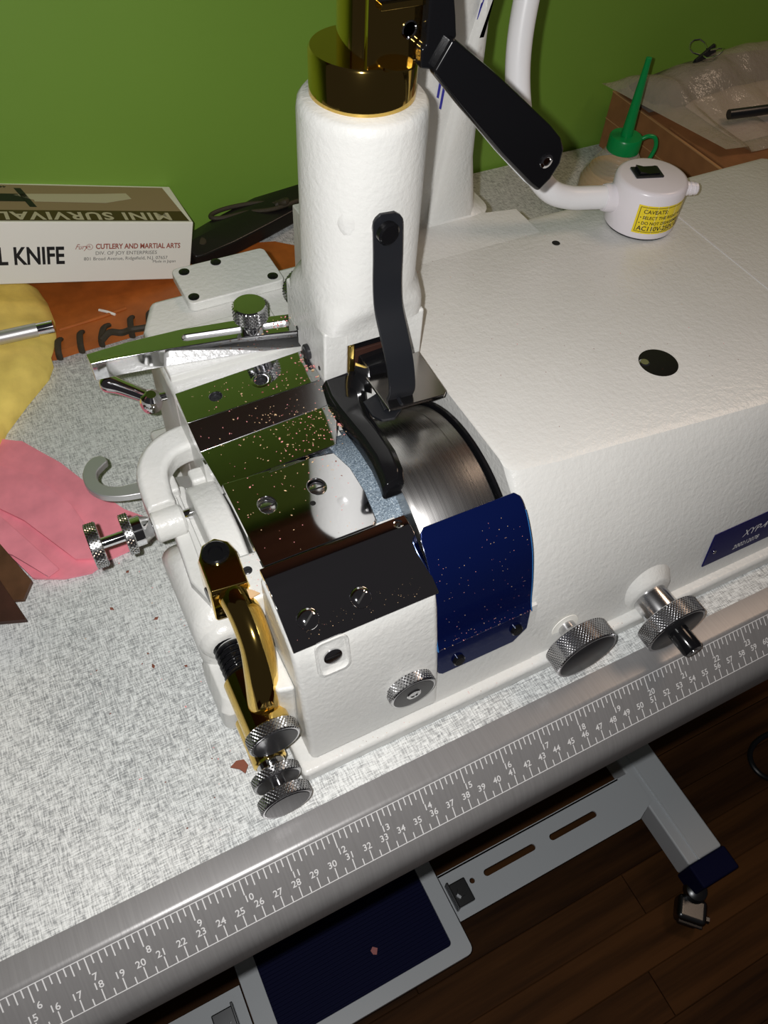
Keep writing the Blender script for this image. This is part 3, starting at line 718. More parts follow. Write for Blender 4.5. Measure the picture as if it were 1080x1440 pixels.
lc = part('lower_casting', G().loft([[V(x, y, z) for x, y in rrect(x0, 308, y0, y1, 9, 4)] for z, x0, y0, y1 in ((4, 280, 96, 180), (30, 276, 98, 178), (50, 275, 100, 170), (60, 277, 104, 160), (66, 283, 112, 150))]), 'paint', sharp=50)
obj('casting_foot', G().loft([[V(x, y, z) for x, y in rrect(x0, 306, y0, 110, 6, 4)] for z, x0, y0 in ((3, 275, 72), (24, 275, 71), (31, 278, 76))]), 'paint', lc, bevel=1, sharp=50)
obj('spring_boss', G().lathe((291, 108, 46), (0, -1, 0), [(0, 15), (6, 14.5), (9, 12.5), (10, 10.5)], 28), 'paint', lc)
obj('casting_web', G().prism([(300, 52), (309, 50), (309, 100), (298, 100)], 12, 70, 'z'), 'paint', lc, bevel=2)
# coil spring
hx = [V(290.5 + 7.6 * math.cos(a), 100 - 23 * a / (2 * math.pi * 6.5), 46 + 7.6 * math.sin(a)) for a in [2 * math.pi * 6.5 * k / 130 for k in range(131)]]
sp = part('coil_spring', G().tube(hx, 1.35, 8), 'black_gloss')
obj('spring_core', G().cyl((290.5, 104, 46), (290.5, 74, 46), 4.2, 16), 'black_metal', sp)
# gold bracket
gh = [(287, 99), (306.5, 97), (308, 118), (306, 126), (300, 131), (292.5, 129), (288, 121)]
gb = part('gold_bracket', G().loft([[V(x + (297.5 - x) * k, y + (112 - y) * k, z) for x, y in gh] for z, k in ((72, .06), (75, 0), (95, 0), (98.5, .08))]), 'gold', .8, sharp=40)
obj('bracket_screw', G().lathe((297.4, 120.5, 98), (0, 0, 1), [(0, 7), (1.4, 7), (2.2, 6), (2.2, 3.6), (.8, 3.2)], 28), 'black_gloss', gb)
obj('bracket_side_bolt', G().lathe((288, 108, 84), (-1, -.1, 0), [(0, 4.6), (.9, 4.2)], 20), 'black_metal', gb)
obj('bracket_arch', G().tube(spline([(298, 110, 86), (298.5, 99, 90), (299.5, 86, 88.5), (299, 73, 82), (296.5, 63, 71), (294.5, 58, 58), (293.5, 57, 50)], 6), 8.2, 24), 'gold', gb)
obj('upper_barrel', G().lathe((292, 79, 45), (0, -1, 0), [(0, 10.5), (1.5, 12), (34, 12), (35, 11)], 40), 'gold', gb)
obj('lower_barrel', G().lathe((288.5, 66, 22), (0, -1, 0), [(0, 9), (26, 9), (27, 8)], 32), 'gold', gb)
obj('barrel_link', G().box(282, 299, 46, 76, 22, 42), 'gold', gb, bevel=5, seg=3)
uk = part('barrel_knob', G().knurl((292.5, 46, 45), (0, -1, 0), 0, 7, 13.6, 88, 8), 'chrome_soft')
obj('knob_face', G().lathe((292.5, 39.2, 45), (0, -1, 0), [(-.2, 12.4), (.5, 11.6), (.5, .2)], 36), 'black_metal', uk)
k4 = part('lock_knob', G().knurl((288.2, 34, 22), (0, -1, 0), 0, 5.5, 13, 84, 7), 'chrome_soft')
obj('knob_face', G().lathe((288.2, 28.6, 22), (0, -1, 0), [(-.2, 12), (.3, 11.4), (.3, .2)], 36), 'black_metal', k4)
obj('knob_shaft', G().lathe((288.3, 41, 22), (0, -1, 0), [(0, 7.5), (6, 7.5), (6.2, 3.6), (22, 3.6)], 24), 'chrome', k4)
k5 = part('end_knob', G().knurl((288, 22.5, 22), (0, -1, 0), 0, 6.5, 13.8, 88, 8), 'chrome_soft')
obj('knob_face', G().lathe((288, 16.2, 22), (0, -1, 0), [(-.2, 12.6), (.5, 11.8), (.5, .2)], 36), 'black_gloss', k5)

# ------------------------------------------------------------------ gooseneck lamp
L = thing('gooseneck_lamp', (652, 247, 120.2), 'white gooseneck work lamp with a round switch base and yellow sticker', 'lamp')
LX, LY, LZ = 652, 247, 120.2
lb = obj('lamp_base', G().lathe((LX, LY, LZ + 1.2), (0, 0, 1), [(0, 23.6), (1, 24), (30, 24), (32, 23), (32.6, 21)], 64), 'white_plastic', L, sharp=50)
obj('base_magnet', G().lathe((LX, LY, LZ), (0, 0, 1), [(0, 23), (1.4, 23)], 48), 'black_satin', L)
sw = obj('rocker_switch', G().obox((LX - 2, LY + 4, LZ + 34.2), ((.95, -.3, 0), (.3, .95, 0), (0, 0, 1)), (9.5, 6.5, .8)), 'black_satin', lb, bevel=.4)
obj('switch_paddle', G().loft([[V(LX - 2, LY + 4, LZ + 34.8) + V(.95, -.3, 0) * a + V(.3, .95, 0) * s + V(0, 0, h) for a, h in ((-7, 2.6), (0, .8), (7, 1.4), (7, 0), (-7, 0))] for s in (-4.5, 4.5)]), 'black_gloss', sw)
obj('neck_socket', G().lathe((LX - 20, LY + 8, LZ + 18), (-.95, .3, .05), [(0, 9.5), (7, 9), (8.5, 8.4)], 28), 'white_plastic', lb)
obj('cord_relief', G().lathe((LX + 20, LY - 11, LZ + 26), (.87, -.48, .05), [(0, 5), (3, 4.6), (3.1, 4), (4.2, 4), (4.3, 4.6), (6, 4.4), (6.1, 3.8), (7.2, 3.8), (7.3, 4.2), (9, 3.8), (10, 2.5)], 20), 'white_plastic', lb)
gp = spline([(628, 256, 139), (616, 260, 139), (600, 264, 140.5), (585, 268, 147), (573, 275, 162), (567, 284, 182), (564, 293, 206), (565, 300, 230), (570, 306, 258), (578, 312, 290), (588, 318, 330), (596, 322, 370)], 6)
obj('gooseneck', G().tube(gp, 7.6, 20), 'white_tube', L)
# the lamp head the neck carries, above the picture
obj('lamp_head', G().lathe((598, 322, 372), (.2, -.6, -.75), [(-26, 8), (-20, 12), (0, 20), (14, 26), (15, 24), (2, 17)], 36, False), 'white_plastic', L)
# sticker wrapped round the base
SA = math.radians(-86)   # sticker centre angle (towards the viewer)
def wrap(a, h, lift=.08): 
    an = SA + a / 24.0
    return V(LX + math.cos(an) * (24 + lift), LY + math.sin(an) * (24 + lift), LZ + h)
g = G()
def wrapquad(g, a0, a1, h0, h1, lift):
    n = 14
    g.add([wrap(a0 + (a1 - a0) * k / n, h, lift) for k in range(n + 1) for h in (h0, h1)], [(2 * k, 2 * k + 2, 2 * k + 3, 2 * k + 1) for k in range(n)])
wrapquad(g, -24, 26, 5.5, 25.5, .06)
stk = obj('warning_sticker', g, 'sticker_yellow', lb)
g = G()
for a0, a1, h0, h1 in ((-22.6, 25, 24, 24.35), (-22.6, 25, 6.7, 7.05), (-22.6, -22.2, 6.7, 24.3)): wrapquad(g, a0, a1, h0, h1, .12)
def wt(s, size, a, h, **k): put_text(g, s, size, lambda x, y_: wrap(x, y_, .13), x=a, y=h, align='LEFT', **k)
wt('CAVEATS:', 3.8, -20, 21.2, bold=.05); wt('• SELECT THE RIGHT VOLTAGE', 3.0, -21.4, 17, bold=.05)
wt('• DO NOT DISASSEMBLE', 3.0, -21.4, 13.1, bold=.05); wt('AC110V-250V CE', 4.6, -21.4, 9.2, bold=.08)
obj('sticker_lettering', g, 'ink_black', stk, smooth=False)

# ------------------------------------------------------------------ oil bottle
B = thing('oil_bottle', (793, 420, 0), 'translucent oil bottle with a green spout cap behind the lamp base', 'bottle')
bpf = [(0, 26), (1.5, 31), (4, 33), (26, 33), (30, 32)]
for k in range(9):
    z = 31 + k * 3.0; r = 31.6 - k * 2.0
    bpf += [(z, r), (z + 1.2, r + .1), (z + 2.2, r - 1.4)]
bpf += [(59, 13.5), (66, 13)]
obj('bottle_body', G().lathe((793, 420, 0), (0, 0, 1), bpf, 48), 'bottle_plastic', B, sharp=60)
obj('oil_fill', G().lathe((793, 420, 1.2), (0, 0, 1), [(0, 25), (2, 31.4), (26, 31.8), (30, 30), (38, 25.5)], 48), 'oil', B)
cpz = obj('cap', G().lathe((793, 420, 58), (0, 0, 1), [(0, 14.4), (0.6, 15), (12, 15), (13.5, 14), (14, 9), (14.2, 4)], 40), 'green_plastic', B, sharp=40)
obj('spout', G().lathe((793, 420, 70), (-.02, -.02, 1), [(0, 7), (2, 5.4), (62, 2.6), (69, 2.5), (69.5, 1)], 24), 'green_plastic', cpz)
obj('cap_tether', G().tube(spline([(805, 414, 68), (811, 411, 71.5), (817, 408, 70), (819, 406, 62), (816, 406, 52), (813, 406, 44), (817, 404, 42)], 5), 1.9, 12), 'green_plastic', cpz)

# ------------------------------------------------------------------ knife carton
BO = V(384.5, 457.5, 9)
ya, ro, pi_ = math.radians(-1.19), math.radians(13.23), math.radians(-4.09)
BM = Matrix.Rotation(ya, 3, 'Z') @ Matrix.Rotation(ro, 3, 'Y') @ Matrix.Rotation(pi_, 3, 'X')
BL, BD, BH = 245, 65, 49.2
KB = bpy.data.objects.new('knife_carton', None); COL.objects.link(KB); KB.empty_display_size = .02
KB.location = BO * MM
tag(KB, 'white and tan printed carton for a survival knife leaning against the green wall', 'box')
def kb(l, d, h): return BO + BM @ V(-l, d, h)      # l: from the right end, d: depth, h: height
def kbox(g, l0, l1, d0, d1, h0, h1):
    g.add([kb(l, d, h) for h in (h0, h1) for d in (d0, d1) for l in (l0, l1)], [(0, 2, 3, 1), (4, 5, 7, 6), (0, 1, 5, 4), (2, 6, 7, 3), (0, 4, 6, 2), (1, 3, 7, 5)])
g = G(); kbox(g, 0, BL, 0, BD, 0, BH); obj('carton_body', g, 'carton_white', KB, bevel=.7)
g = G(); g.add([kb(l, d, BH + .08) for l, d in ((4, 19), (BL, 19), (BL, BD - 3), (7, BD - 3))], [(0, 1, 2, 3)])
tp = obj('top_panel_print', g, 'carton_tan', KB, smooth=False)
g = G(); g.add([kb(l, d, BH + .1) for l, d in ((2.5, 2), (BL, 2), (BL, 19), (4, 19))], [(0, 1, 2, 3)])
bd = obj('title_band', g, 'carton_brown', KB, smooth=False)
g = G(); put_text(g, 'MINI SURVIVAL KNIFE', 17, lambda a, b_: kb(15 + a, 10.4 - b_, BH + .2), align='LEFT', bold=.5, space=1.12)
obj('title_lettering', g, 'ink_cream', bd, smooth=False)
g = G(); kt = lambda l, d: kb(l, d, BH + .2)
g.add([kt(38, 40), kt(60, 32), (kt(112, 33)), kt(112, 36), kt(125, 44), kt(118, 46), kt(62, 48), kt(40, 50)], [(0, 1, 2, 3, 4, 5, 6, 7)])
obj('blade_picture', g, 'ink_cream', tp, smooth=False)
g = G(); g.add([kt(112, 24), kt(117, 24), kt(123, 56), kt(118, 56)], [(0, 1, 2, 3)]); g.add([kt(117, 33), kt(205, 33), kt(210, 46), kt(122, 46)], [(0, 1, 2, 3)])
obj('handle_picture', g, 'ink_black', tp, smooth=False)
g = G(); put_text(g, '440 STAINLESS', 4.6, lambda a, b_: kb(128 + a, 58 - b_, BH + .2), align='LEFT', bold=.1); obj('steel_lettering', g, 'ink_black', tp, smooth=False)
ft = lambda a, b_: kb(-a, -.12, b_)
g = G(); put_text(g, 'MINI SURVIVAL KNIFE', 19.5, lambda a, b_: kb(98.5 - a * .70, -.12, 22 + b_), align='RIGHT', bold=.5)
obj('name_lettering', g, 'ink_black', KB, smooth=False)
g = G(); put_text(g, 'CUTLERY AND MARTIAL ARTS', 5.9, lambda a, b_: kb(75.5 - a * .82, -.12, 29.5 + b_), align='LEFT', bold=.16)
put_text(g, 'Fury', 6, lambda a, b_: kb(91 - a * .85, -.12, 29.3 + b_), align='LEFT', shear=.5)
put_text(g, 'R', 3, lambda a, b_: kb(80 - a, -.12, 29.4 + b_))
for k in range(16):
    a0, a1 = 2 * math.pi * k / 16, 2 * math.pi * (k + 1) / 16
    g.add([kb(80 - math.cos(a) * r, -.12, 29.4 + math.sin(a) * r) for a in (a0, a1) for r in (2.1, 2.4)], [(0, 2, 3, 1)])
obj('maker_lettering', g, 'ink_red', KB, smooth=False)
g = G(); put_text(g, 'DIV. OF JOY ENTERPRISES', 4.2, lambda a, b_: kb(52 - a, -.12, 24 + b_))
put_text(g, '801 Broad Avenue, Ridgefield, N.J. 07657', 3.9, lambda a, b_: kb(52 - a, -.12, 19.4 + b_))
put_text(g, 'Made in Japan', 3.4, lambda a, b_: kb(22 - a, -.12, 16.2 + b_))
obj('address_lettering', g, 'ink_grey', KB, smooth=False)

# ------------------------------------------------------------------ leather goods at the back left
def slab(poly, z0, th, sub=0, wav=0.0, seed=0):
    """leather sheet cut to an outline, gently uneven, with real thickness"""
    bm = bmesh.new(); vs = [bm.verts.new((x, y, 0)) for x, y in poly]
    bm.faces.new(vs); bmesh.ops.triangulate(bm, faces=bm.faces)
    for _ in range(sub):
        bmesh.ops.subdivide_edges(bm, edges=bm.edges, cuts=1, use_grid_fill=False); bmesh.ops.triangulate(bm, faces=bm.faces)
    bm.verts.index_update(); n = len(bm.verts)
    top, bot = [], []
    zf = z0 if callable(z0) else (lambda x, y: z0)
    for v in bm.verts:
        h = zf(v.co.x, v.co.y) + wav * (noise.noise(V(v.co.x * .03, v.co.y * .03, seed)) + .6)
        top.append((v.co.x, v.co.y, h + th)); bot.append((v.co.x, v.co.y, h))
    g = G(); fs = [[v.index for v in f.verts] for f in bm.faces]
    be = [[e.verts[0].index, e.verts[1].index] for e in bm.edges if e.is_boundary]
    g.add(top + bot, fs + [[i + n for i in f[::-1]] for f in fs] + [[a, b_, b_ + n, a + n] for a, b_ in be])
    bm.free(); return g
SH = thing('laced_sheath', (380, 450, 0), 'tan orange leather sheath with dark lacing lying under the knife carton', 'sheath')
shp = [(244, 416), (262, 411), (290, 413), (320, 414), (350, 414), (420, 424), (492, 428), (500, 455), (470, 480), (400, 500), (300, 505), (245, 505)]
obj('sheath_leather', slab(shp, .2, 7.6, 2, .8, 3), 'leather_orange', SH, sharp=60)
for x, y, dx, dy in ((283, 415, 4, 11), (300, 416, 8, 10), (323, 417, 4, 11), (338, 418, 5, 11), (266, 414, 4, 10)):
    obj('lace_stitch', G().tube(spline([(x - dx * .3, y - 4, 2), (x - dx * .2, y - 3, 8), (x + dx * .4, y + dy * .6, 10.2), (x + dx, y + dy, 8.4)], 4), 2.0, 8, 1.4), 'lace_dark', SH)
obj('lace_knot', G().tube(spline([(298, 411, 8), (306, 414, 11), (314, 410, 11), (322, 413, 9), (334, 411, 9), (346, 413, 8), (352, 415, 6)], 4), 2.6, 8), 'lace_dark', SH)
obj('sheath_fold', G().tube(spline([(272, 436, 8.2), (300, 437, 9), (326, 441, 8.6)], 4), 1.3, 8), 'leather_orange', SH)
obj('sheath_thread', G().tube(spline([(306, 447, 8.6), (311, 441, 9.6), (316, 436, 8.8)], 4), 1.1, 8), 'carton_white', SH)
HK = thing('riveted_knife_sheath', (450, 490, 8), 'long black riveted leather knife sheath behind the white post', 'sheath')
d = V(.93, .36, 0).normalized(); nn = V(-d.y, d.x, 0)
def hs(a, b_, z): return V(398, 481, 9) + d * a + nn * b_ + V(0, 0, z)
obj('sheath_body', G().loft([[hs(a, -w_, 0), hs(a, w_, 0), hs(a, w_ * .9, 15), hs(a, 0, 19), hs(a, -w_ * .95, 12)] for a, w_ in ((-8, 12), (0, 16), (30, 19), (70, 20), (110, 20), (150, 19))]), 'leather_black', HK, bevel=1.5, sharp=40)
for a, b_ in ((6, 2), (44, 4), (84, 4)): obj('rivet', G().lathe(hs(a, b_ - 6, 16.6), (0, -.3, 1), [(0, 4), (.8, 3.6), (1, .2)], 20), 'lace_dark', HK)
cordp = spline([(492, 505, 24), (470, 515, 26), (445, 518, 26), (428, 515, 26), (424, 509, 26), (434, 505, 26), (455, 505, 26), (478, 501, 26), (500, 503, 27), (520, 507, 26)], 5)
obj('cord_loop', G().tube(cordp, 1.9, 10), 'lace_dark', HK)
obj('cord_knot', G().tube(spline([(484, 508, 26), (490, 501, 30), (494, 508, 27), (487, 511, 24), (484, 503, 27)], 5), 2.6, 10), 'lace_dark', HK)

# yellow suede piece: a soft lumpy fold
g = G(); nx, nyq = 26, 26
def ys(u, v):
    # outline in plan, from measurements of the visible edge
    x = 150 + 122 * u
    return x
poly = [(150, 330), (206, 336), (213, 349), (232, 371), (252, 392), (262, 412), (268, 428), (271, 446), (271, 470), (268, 490), (255, 505), (150, 508)]
def inside_dist(x, y):
    best = 1e9
    for i in range(len(poly)):
        a = Vector(poly[i]); b_ = Vector(poly[(i + 1) % len(poly)]); p = Vector((x, y)); ab = b_ - a
        t_ = max(0, min(1, (p - a).dot(ab) / ab.length_squared)); best = min(best, (a + ab * t_ - p).length)
    return best
bm = bmesh.new(); vs = [bm.verts.new((x, y, 0)) for x, y in poly]; bm.faces.new(vs); bmesh.ops.triangulate(bm, faces=bm.faces)
for _ in range(4):
    bmesh.ops.subdivide_edges(bm, edges=bm.edges, cuts=1); bmesh.ops.triangulate(bm, faces=bm.faces)
bm.verts.index_update(); top = []; bot = []
for v_ in bm.verts:
    x, y = v_.co.x, v_.co.y; dd = inside_dist(x, y)
    h = 9.5 + 15 * (1 - math.exp(-dd / 9.0)) + 3.0 * noise.noise(V(x * .05, y * .05, 2)) + 2.2 * math.sin((x * .8 - y * .5) * .09) * min(1, dd / 12)
    h = min(h, 27); top.append((x, y, h)); bot.append((x, y, 8.6 if y > 405 else .3))
n = len(top); fs = [[v.index for v in f.verts] for f in bm.faces]; be = [[e.verts[0].index, e.verts[1].index] for e in bm.edges if e.is_boundary]
g.add(top + bot, fs + [[i + n for i in f[::-1]] for f in fs] + [[a, b_, b_ + n, a + n] for a, b_ in be]); bm.free()
ysu = obj('suede_piece', g, 'suede_yellow', None, origin=(210, 410, 0), sharp=70)
tag(ysu, 'soft yellow suede piece bunched up at the left edge under the metal tool', 'leather')
# metal tool on it
T = thing('metal_scribe', (230, 412, 27), 'brushed metal round tool lying across the yellow suede', 'tool')
p0, p1 = V(268.5, 411.5, 31.5), V(170, 417, 31.5)
obj('tool_barrel', G().cyl(p0 + (p1 - p0) * .12, p1, 5.0, 28), 'cast_chrome', T)
obj('tool_tip', G().lathe(p0, p1 - p0, [(0, 3.2), (.6, 4.6), (12, 4.6), (12.2, 5.0)], 28), 'chrome', T)
obj('tip_hole', G().lathe(p0, p0 - p1, [(0, 3), (.1, .2)], 20), 'recess_shade', T)

# pink and brown leather scraps
pk1 = [(150, 372), (186, 362), (211, 341), (217, 337), (221, 335), (240, 305), (254, 274), (268, 247), (283, 229), (279, 220), (262, 214), (247, 212), (236, 207), (220, 210), (203, 218), (190, 250), (150, 300)]
pink1 = obj('pink_leather', slab(pk1, .3, 2.0, 2, .9, 1), 'leather_pink', None, origin=(220, 260, 0), sharp=60)
tag(pink1, 'large pink leather scrap lying under the thumb screw', 'leather')
pk2 = [(150, 350), (200, 318), (222, 298), (238, 262), (246, 222), (240, 214), (230, 218), (208, 262), (180, 300), (150, 322)]
pink2 = obj('pink_leather', slab(pk2, 3.9, 1.8, 2, .7, 5), 'leather_pink', None, origin=(210, 265, 3), sharp=60)
tag(pink2, 'narrow pink leather strip on top of the large pink scrap', 'leather')
pk3 = [(150, 322), (180, 292), (196, 268), (208, 240), (219, 214), (212, 211), (196, 236), (170, 262), (150, 280)]
pink3 = obj('pink_leather', slab(pk3, 6.6, 1.8, 2, .5, 9), 'leather_pink', None, origin=(190, 260, 6), sharp=60)
tag(pink3, 'pink leather offcut at the left edge touching the brown leather', 'leather')
br1 = [(150, 268), (191, 246), (203, 209), (196, 198), (150, 215)]
b1 = obj('brown_leather', slab(br1, lambda x, y: 9.4, 2.6, 2, .3, 4), 'leather_brown', None, origin=(180, 230, 9), sharp=60)
tag(b1, 'brown leather offcut lying on the pink leather', 'leather')
br2 = [(140, 250), (176, 242), (186, 218), (195, 181), (178, 187), (140, 200)]
b2 = obj('brown_leather', slab(br2, lambda x, y: 12.6, 3.0, 3, .3, 6), 'leather_dark', None, origin=(170, 215, 12), sharp=60)
tag(b2, 'darkest brown leather piece at the left edge, topmost of the pile', 'leather')

# ------------------------------------------------------------------ cardboard box, bag and clip at the back right
CB = thing('cardboard_box', (960, 440, 0), 'brown cardboard box standing against the wall behind the oil bottle', 'box')
obj('box_body', G().box(858, 1120, 350, 520, 0, 57), 'cardboard', CB, bevel=.6)
obj('box_rim', G().box(857.4, 859.6, 350, 520, 56.6, 57.6), 'cardboard_edge', CB)
obj('box_flap', G().box(862, 1118, 352, 436, 57, 59), 'cardboard', CB, bevel=.4)
obj('flap_score', G().box(857.2, 857.9, 350, 520, 30, 30.8), 'cardboard_edge', CB)
def pillow(x0, x1, y0, y1, nx, ny_, fz, ft, seed):
    g = G(); vs = []; fs = []
    for side in (0, 1):
        for j in range(ny_ + 1):
            for i in range(nx + 1):
                u, v = i / nx, j / ny_
                x, y, z, th = fz(u, v); th *= min(1, (16 * u * (1 - u) * v * (1 - v)) ** .45)
                w_ = noise.noise(V(x * .035, y * .035, seed)) * ft
                vs.append(V(x, y, z + (th + w_ * min(1, th / 8) if side else 0)))
    m_ = (nx + 1) * (ny_ + 1)
    for side in (0, 1):
        for j in range(ny_):
            for i in range(nx):
                a = side * m_ + j * (nx + 1) + i
                q = (a, a + 1, a + nx + 2, a + nx + 1); fs.append(q if side else q[::-1])
    g.add(vs, fs); return g
BG = thing('plastic_bag', (980, 450, 59), 'wrinkled clear plastic bag of parts lying on the cardboard box', 'bag')
def bagz(u, v):
    x = 842 + 275 * u + (1 - v) * 30; y = 372 + 150 * v - 6 * math.sin(u * 9)
    z = 60.5 + (6 if u < .1 else 0)
    th = 8 + 38 * math.exp(-((v - .72) / .26) ** 2) * (1 - .3 * u)
    return x, y, z, th
obj('bag_film', pillow(0, 1, 0, 1, 46, 28, bagz, 6, 3), 'clear_film', BG, sharp=80)
def ins(u, v):
    x = 900 + 180 * u; y = 384 + 84 * v; return x, y, 61, 6 + 10 * v
obj('bag_paper', pillow(0, 1, 0, 1, 16, 10, ins, 2, 8), 'paper', BG, sharp=60)
def ins2(u, v):
    x = 856 + 230 * u; y = 462 + 50 * v; return x, y, 62, 24
obj('bag_roll', pillow(0, 1, 0, 1, 20, 10, ins2, 3, 12), 'grey_cloth', BG, sharp=60)
obj('bag_cable', G().tube(spline([(905, 410, 75), (935, 402, 77), (970, 396, 78), (1010, 392, 80), (1060, 392, 82)], 4), 4.5, 12), 'black_satin', BG)
CLP = thing('binder_clip', (933, 500, 96), 'small black binder clip on the top edge of the plastic bag', 'clip')
cd = V(.9, .3, .2).normalized(); ce = V(-.3, .95, 0).normalized(); cz = cd.cross(ce)
cc = V(930, 484, 93)
obj('clip_body', G().loft([[cc + cd * a + ce * b_ + cz * c_ for b_, c_ in ((-6, -7), (6, -7), (1.2, 6), (-1.2, 6))] for a in (-16, 16)]), 'black_satin', CLP, bevel=.5)
for s in (-1, 1):
    obj('clip_handle', G().tube([cc + cd * a + ce * (s * b_) + cz * c_ for a, b_, c_ in ((-6, 2, 5), (-10, 8, 7), (-9, 13, 9), (-3, 16, 10), (3, 16, 10), (9, 13, 9), (10, 8, 7), (6, 2, 5))], .8, 8), 'chrome', CLP)
PL = thing('black_plug', (912, 428, 0), 'black moulded plug on the table between lamp and cardboard box', 'plug')
PL.location = V(838, 400, 0) * MM
obj('plug_body', G().loft([[V(818 + a, 392 + .25 * a + b_, z) for b_, z in ((-9, 0), (9, 0), (8, h), (0, h + 3), (-8, h))] for a, h in ((0, 10), (8, 22), (26, 24), (36, 20), (40, 8))]), 'black_satin', PL, bevel=2, sharp=40)
obj('plug_cord', G().tube(spline([(856, 402, 8), (858, 390, 6), (856, 370, 4), (852, 345, 3.2), (848, 325, 3.2)], 5), 3, 10), 'black_satin', PL)
# ------------------------------------------------------------------ crumbs and shreds
def flake(g, p, s, nrm=V(0, 0, 1)):
    a = random.random() * 6.28; u, v, n_ = basis(nrm)
    d1 = u * math.cos(a) + v * math.sin(a); d2 = n_.cross(d1)
    p = Vector(p); k = random.uniform(.35, .8)
    top = p + n_ * s * random.uniform(.25, .6) + d1 * s * .2
    q = [p - d1 * s, p + d2 * s * k, p + d1 * s * random.uniform(.6, 1), p - d2 * s * k * .8, top]
    g.add(q, [(0, 1, 4), (1, 2, 4), (2, 3, 4), (3, 0, 4), (0, 3, 2, 1)])
gp_, gt_, gb_ = G(), G(), G()
def pick(a=.4, b_=.85):
    r = random.random(); return gp_ if r < a else (gt_ if r < b_ else gb_)
def platez(y, x=347):
    if y > 146: return platez0(y) + (x - 347) * TL
    return platez0(y)
def platez0(y):
    if y > 190: return 121.45
    if y > 172: return 118.2 + (y - 172) / 18 * 3.2
    if y > 146: return 118.05
    if y > 90.5: return 117.65
    if y > 78: return 117.3 - (90.5 - y) * .2
    return None
for _ in range(420):
    x = 385 - abs(random.gauss(0, 26)); y = random.gauss(168, 22)
    if not (313 < x < 384 and 92 < y < 211): continue
    if y < 145 and x > 370: continue
    flake(pick(.35, .92), (x, y, platez(y, x)), random.choice((.35, .45, .6, .8)) * random.uniform(.7, 1.2))
for _ in range(120):
    x = random.uniform(313, 370); y = random.uniform(92, 212)
    flake(pick(.5, .9), (x, y, platez(y, x)), random.uniform(.25, .5))
for _ in range(90):
    k = random.random(); x = random.uniform(313, 384); yy = 54 + 17 * k; flake(gt_, (x, yy, 102.4 + 8.5 * k), random.uniform(.2, .35), sn)
for _ in range(110):
    i = random.randrange(4, len(bp) - 1); p = bp[i]; tg = (bp[i + 1] - bp[i - 1]).normalized(); n_ = V(0, tg.y, -tg.x)
    if n_.y > 0: n_ = -n_
    flake(pick(.45, .9), V(random.uniform(387, 441), p.x, p.y) + n_ * 1.25, random.uniform(.18, .36), n_)
for _ in range(40): flake(pick(.6, .9), (random.uniform(386, 442), random.uniform(42.0, 43.2), 58.6), random.uniform(.25, .5))
for _ in range(140):
    k = random.random() ** .7; x = random.uniform(313, 384); yy = 54 + 17 * k; flake(pick(.3, .9), (x, yy, 102.3 + 8.6 * k), random.uniform(.22, .42), sn)
for _ in range(46):
    x = random.uniform(382, 388); y = random.uniform(150, 212); flake(pick(.6, .95), (x - 2, y, platez(y, x) + .2), random.uniform(.6, 1.2))
for _ in range(26): flake(pick(), (random.uniform(340, 383), random.uniform(213.5, 219), 117.2), random.uniform(.4, .9))
for _ in range(26): flake(pick(), (random.uniform(366, 386), random.uniform(224, 236), 133.1), random.uniform(.4, 1.1))
for _ in range(60):
    flake(pick(.2, .3), (random.uniform(450, 640), random.uniform(100, 270), 120.1), random.uniform(.25, .5))
for _ in range(70):
    x = random.uniform(215, 300); y = random.uniform(20, 240)
    flake(pick(.5, .6), (x, y, .1), random.uniform(.3, .9))
for x, y, s in ((240, 178, 2.2), (262, 160, 1.8), (256, 200, 1.5), (251, 130, 2.0), (268, 122, 1.4)): flake(gb_, (x, y, .1), s)
for _ in range(40): flake(pick(.6, .8), (random.uniform(285, 312), random.uniform(88, 116), 95.2 if True else 0), random.uniform(.25, .5)) if random.random() < .0 else None
for _ in range(30): flake(pick(.7, .8), (random.uniform(304, 329), random.uniform(90, 115), 95.1), random.uniform(.25, .55))
for _ in range(40): flake(pick(.4, .6), (random.uniform(305, 560), random.uniform(29.5, 33), 12.1), random.uniform(.2, .4))
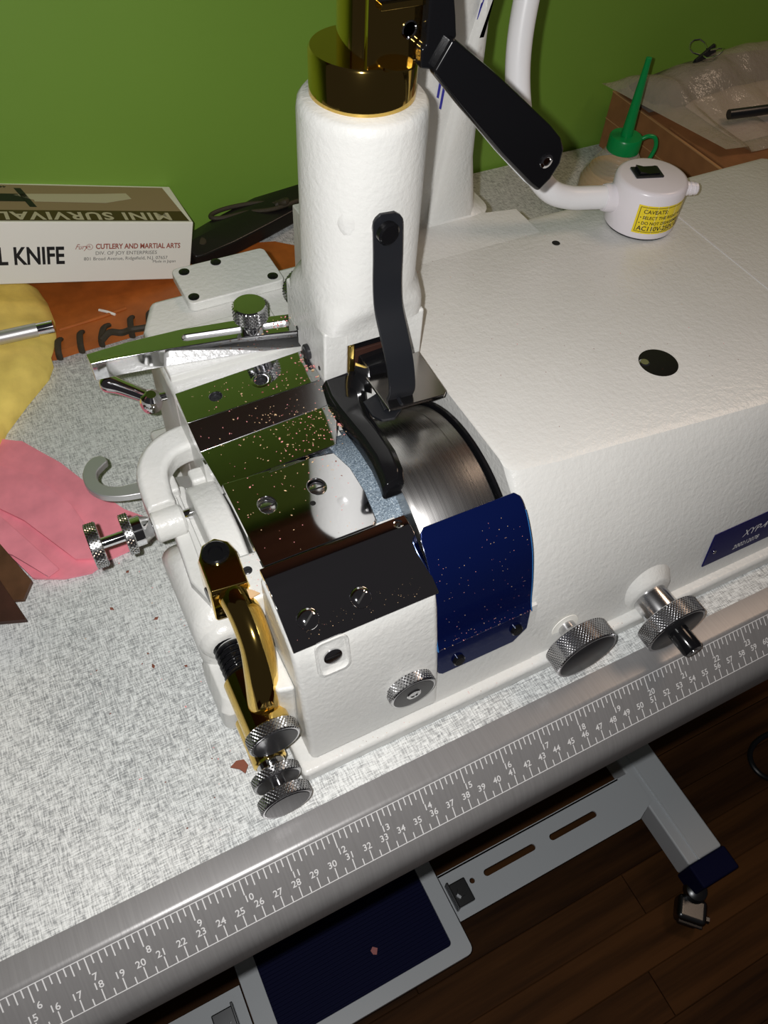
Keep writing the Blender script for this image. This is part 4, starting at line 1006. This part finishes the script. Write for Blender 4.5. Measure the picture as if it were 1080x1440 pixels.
def crumbs(keep, label):
    g = G(); mi = []
    for k, gg in enumerate((gp_, gt_, gb_)):
        for b0 in range(0, len(gg.v), 5):
            if keep(gg.v[b0]): g.add(gg.v[b0:b0 + 5], [(0, 1, 4), (1, 2, 4), (2, 3, 4), (3, 0, 4), (0, 3, 2, 1)]); mi += [k] * 5
    me = bpy.data.meshes.new('leather_crumbs'); me.from_pydata([tuple(p * MM) for p in g.v], [], g.f)
    for m_ in ('crumb_pink', 'crumb_tan', 'crumb_brown'): me.materials.append(MATS[m_])
    me.polygons.foreach_set('material_index', mi)
    o = bpy.data.objects.new('leather_crumbs', me); COL.objects.link(o)
    tag(o, label, 'crumbs', kind='stuff')
crumbs(lambda p: p.z > 50, 'pink and tan leather crumbs strewn over the chrome plates and the machine')
crumbs(lambda p: p.z <= 50, 'sparse reddish leather crumbs strewn over the grey table top')
sd = obj('leather_shred', slab([(270, 54), (274, 51), (276, 47.5), (279, 51), (278, 55), (274, 56)], .1, 1.0, 1, .8, 2), 'crumb_brown', None, origin=(274, 52, 0), sharp=60)
tag(sd, 'curled reddish brown leather shred on the table left of the gold barrels', 'scrap')
sd = obj('leather_shred', slab([(300.5, 93), (304, 90), (309, 91), (306, 94.5), (303, 96)], 95.2, .8, 1, .8, 7), 'crumb_tan', None, origin=(304, 93, 95), sharp=60)
tag(sd, 'pinkish tan leather shred beside the gold arch', 'scrap')
sd = obj('leather_shred', slab([(352, 12), (356, 10), (360, 16), (355, 20), (351, 17)], -672, .8, 1, .8, 7), 'crumb_pink', None, origin=(355, 15, -672), sharp=60)
sd.location = V(372, 28, -677.5) * MM
tag(sd, 'pink leather scrap lying on the blue pedal mat', 'scrap')

CL = thing('floor_cable', (1085, -12, FLOOR_Z), 'dark grey cable loop lying on the wooden floor at the right edge', 'cable')
lp_ = [V(1078 + 62 * math.cos(a) + 6 * math.cos(2 * a), 0 + 34 * math.sin(a), FLOOR_Z + 4.6) for a in [2 * math.pi * k / 40 for k in range(38)]]
obj('cable_loop', G().tube(lp_ + [V(1180, -6, FLOOR_Z + 9), V(1260, 20, FLOOR_Z + 4.6), V(1400, 60, FLOOR_Z + 4.6)], 4.2, 10), 'black_satin', CL)
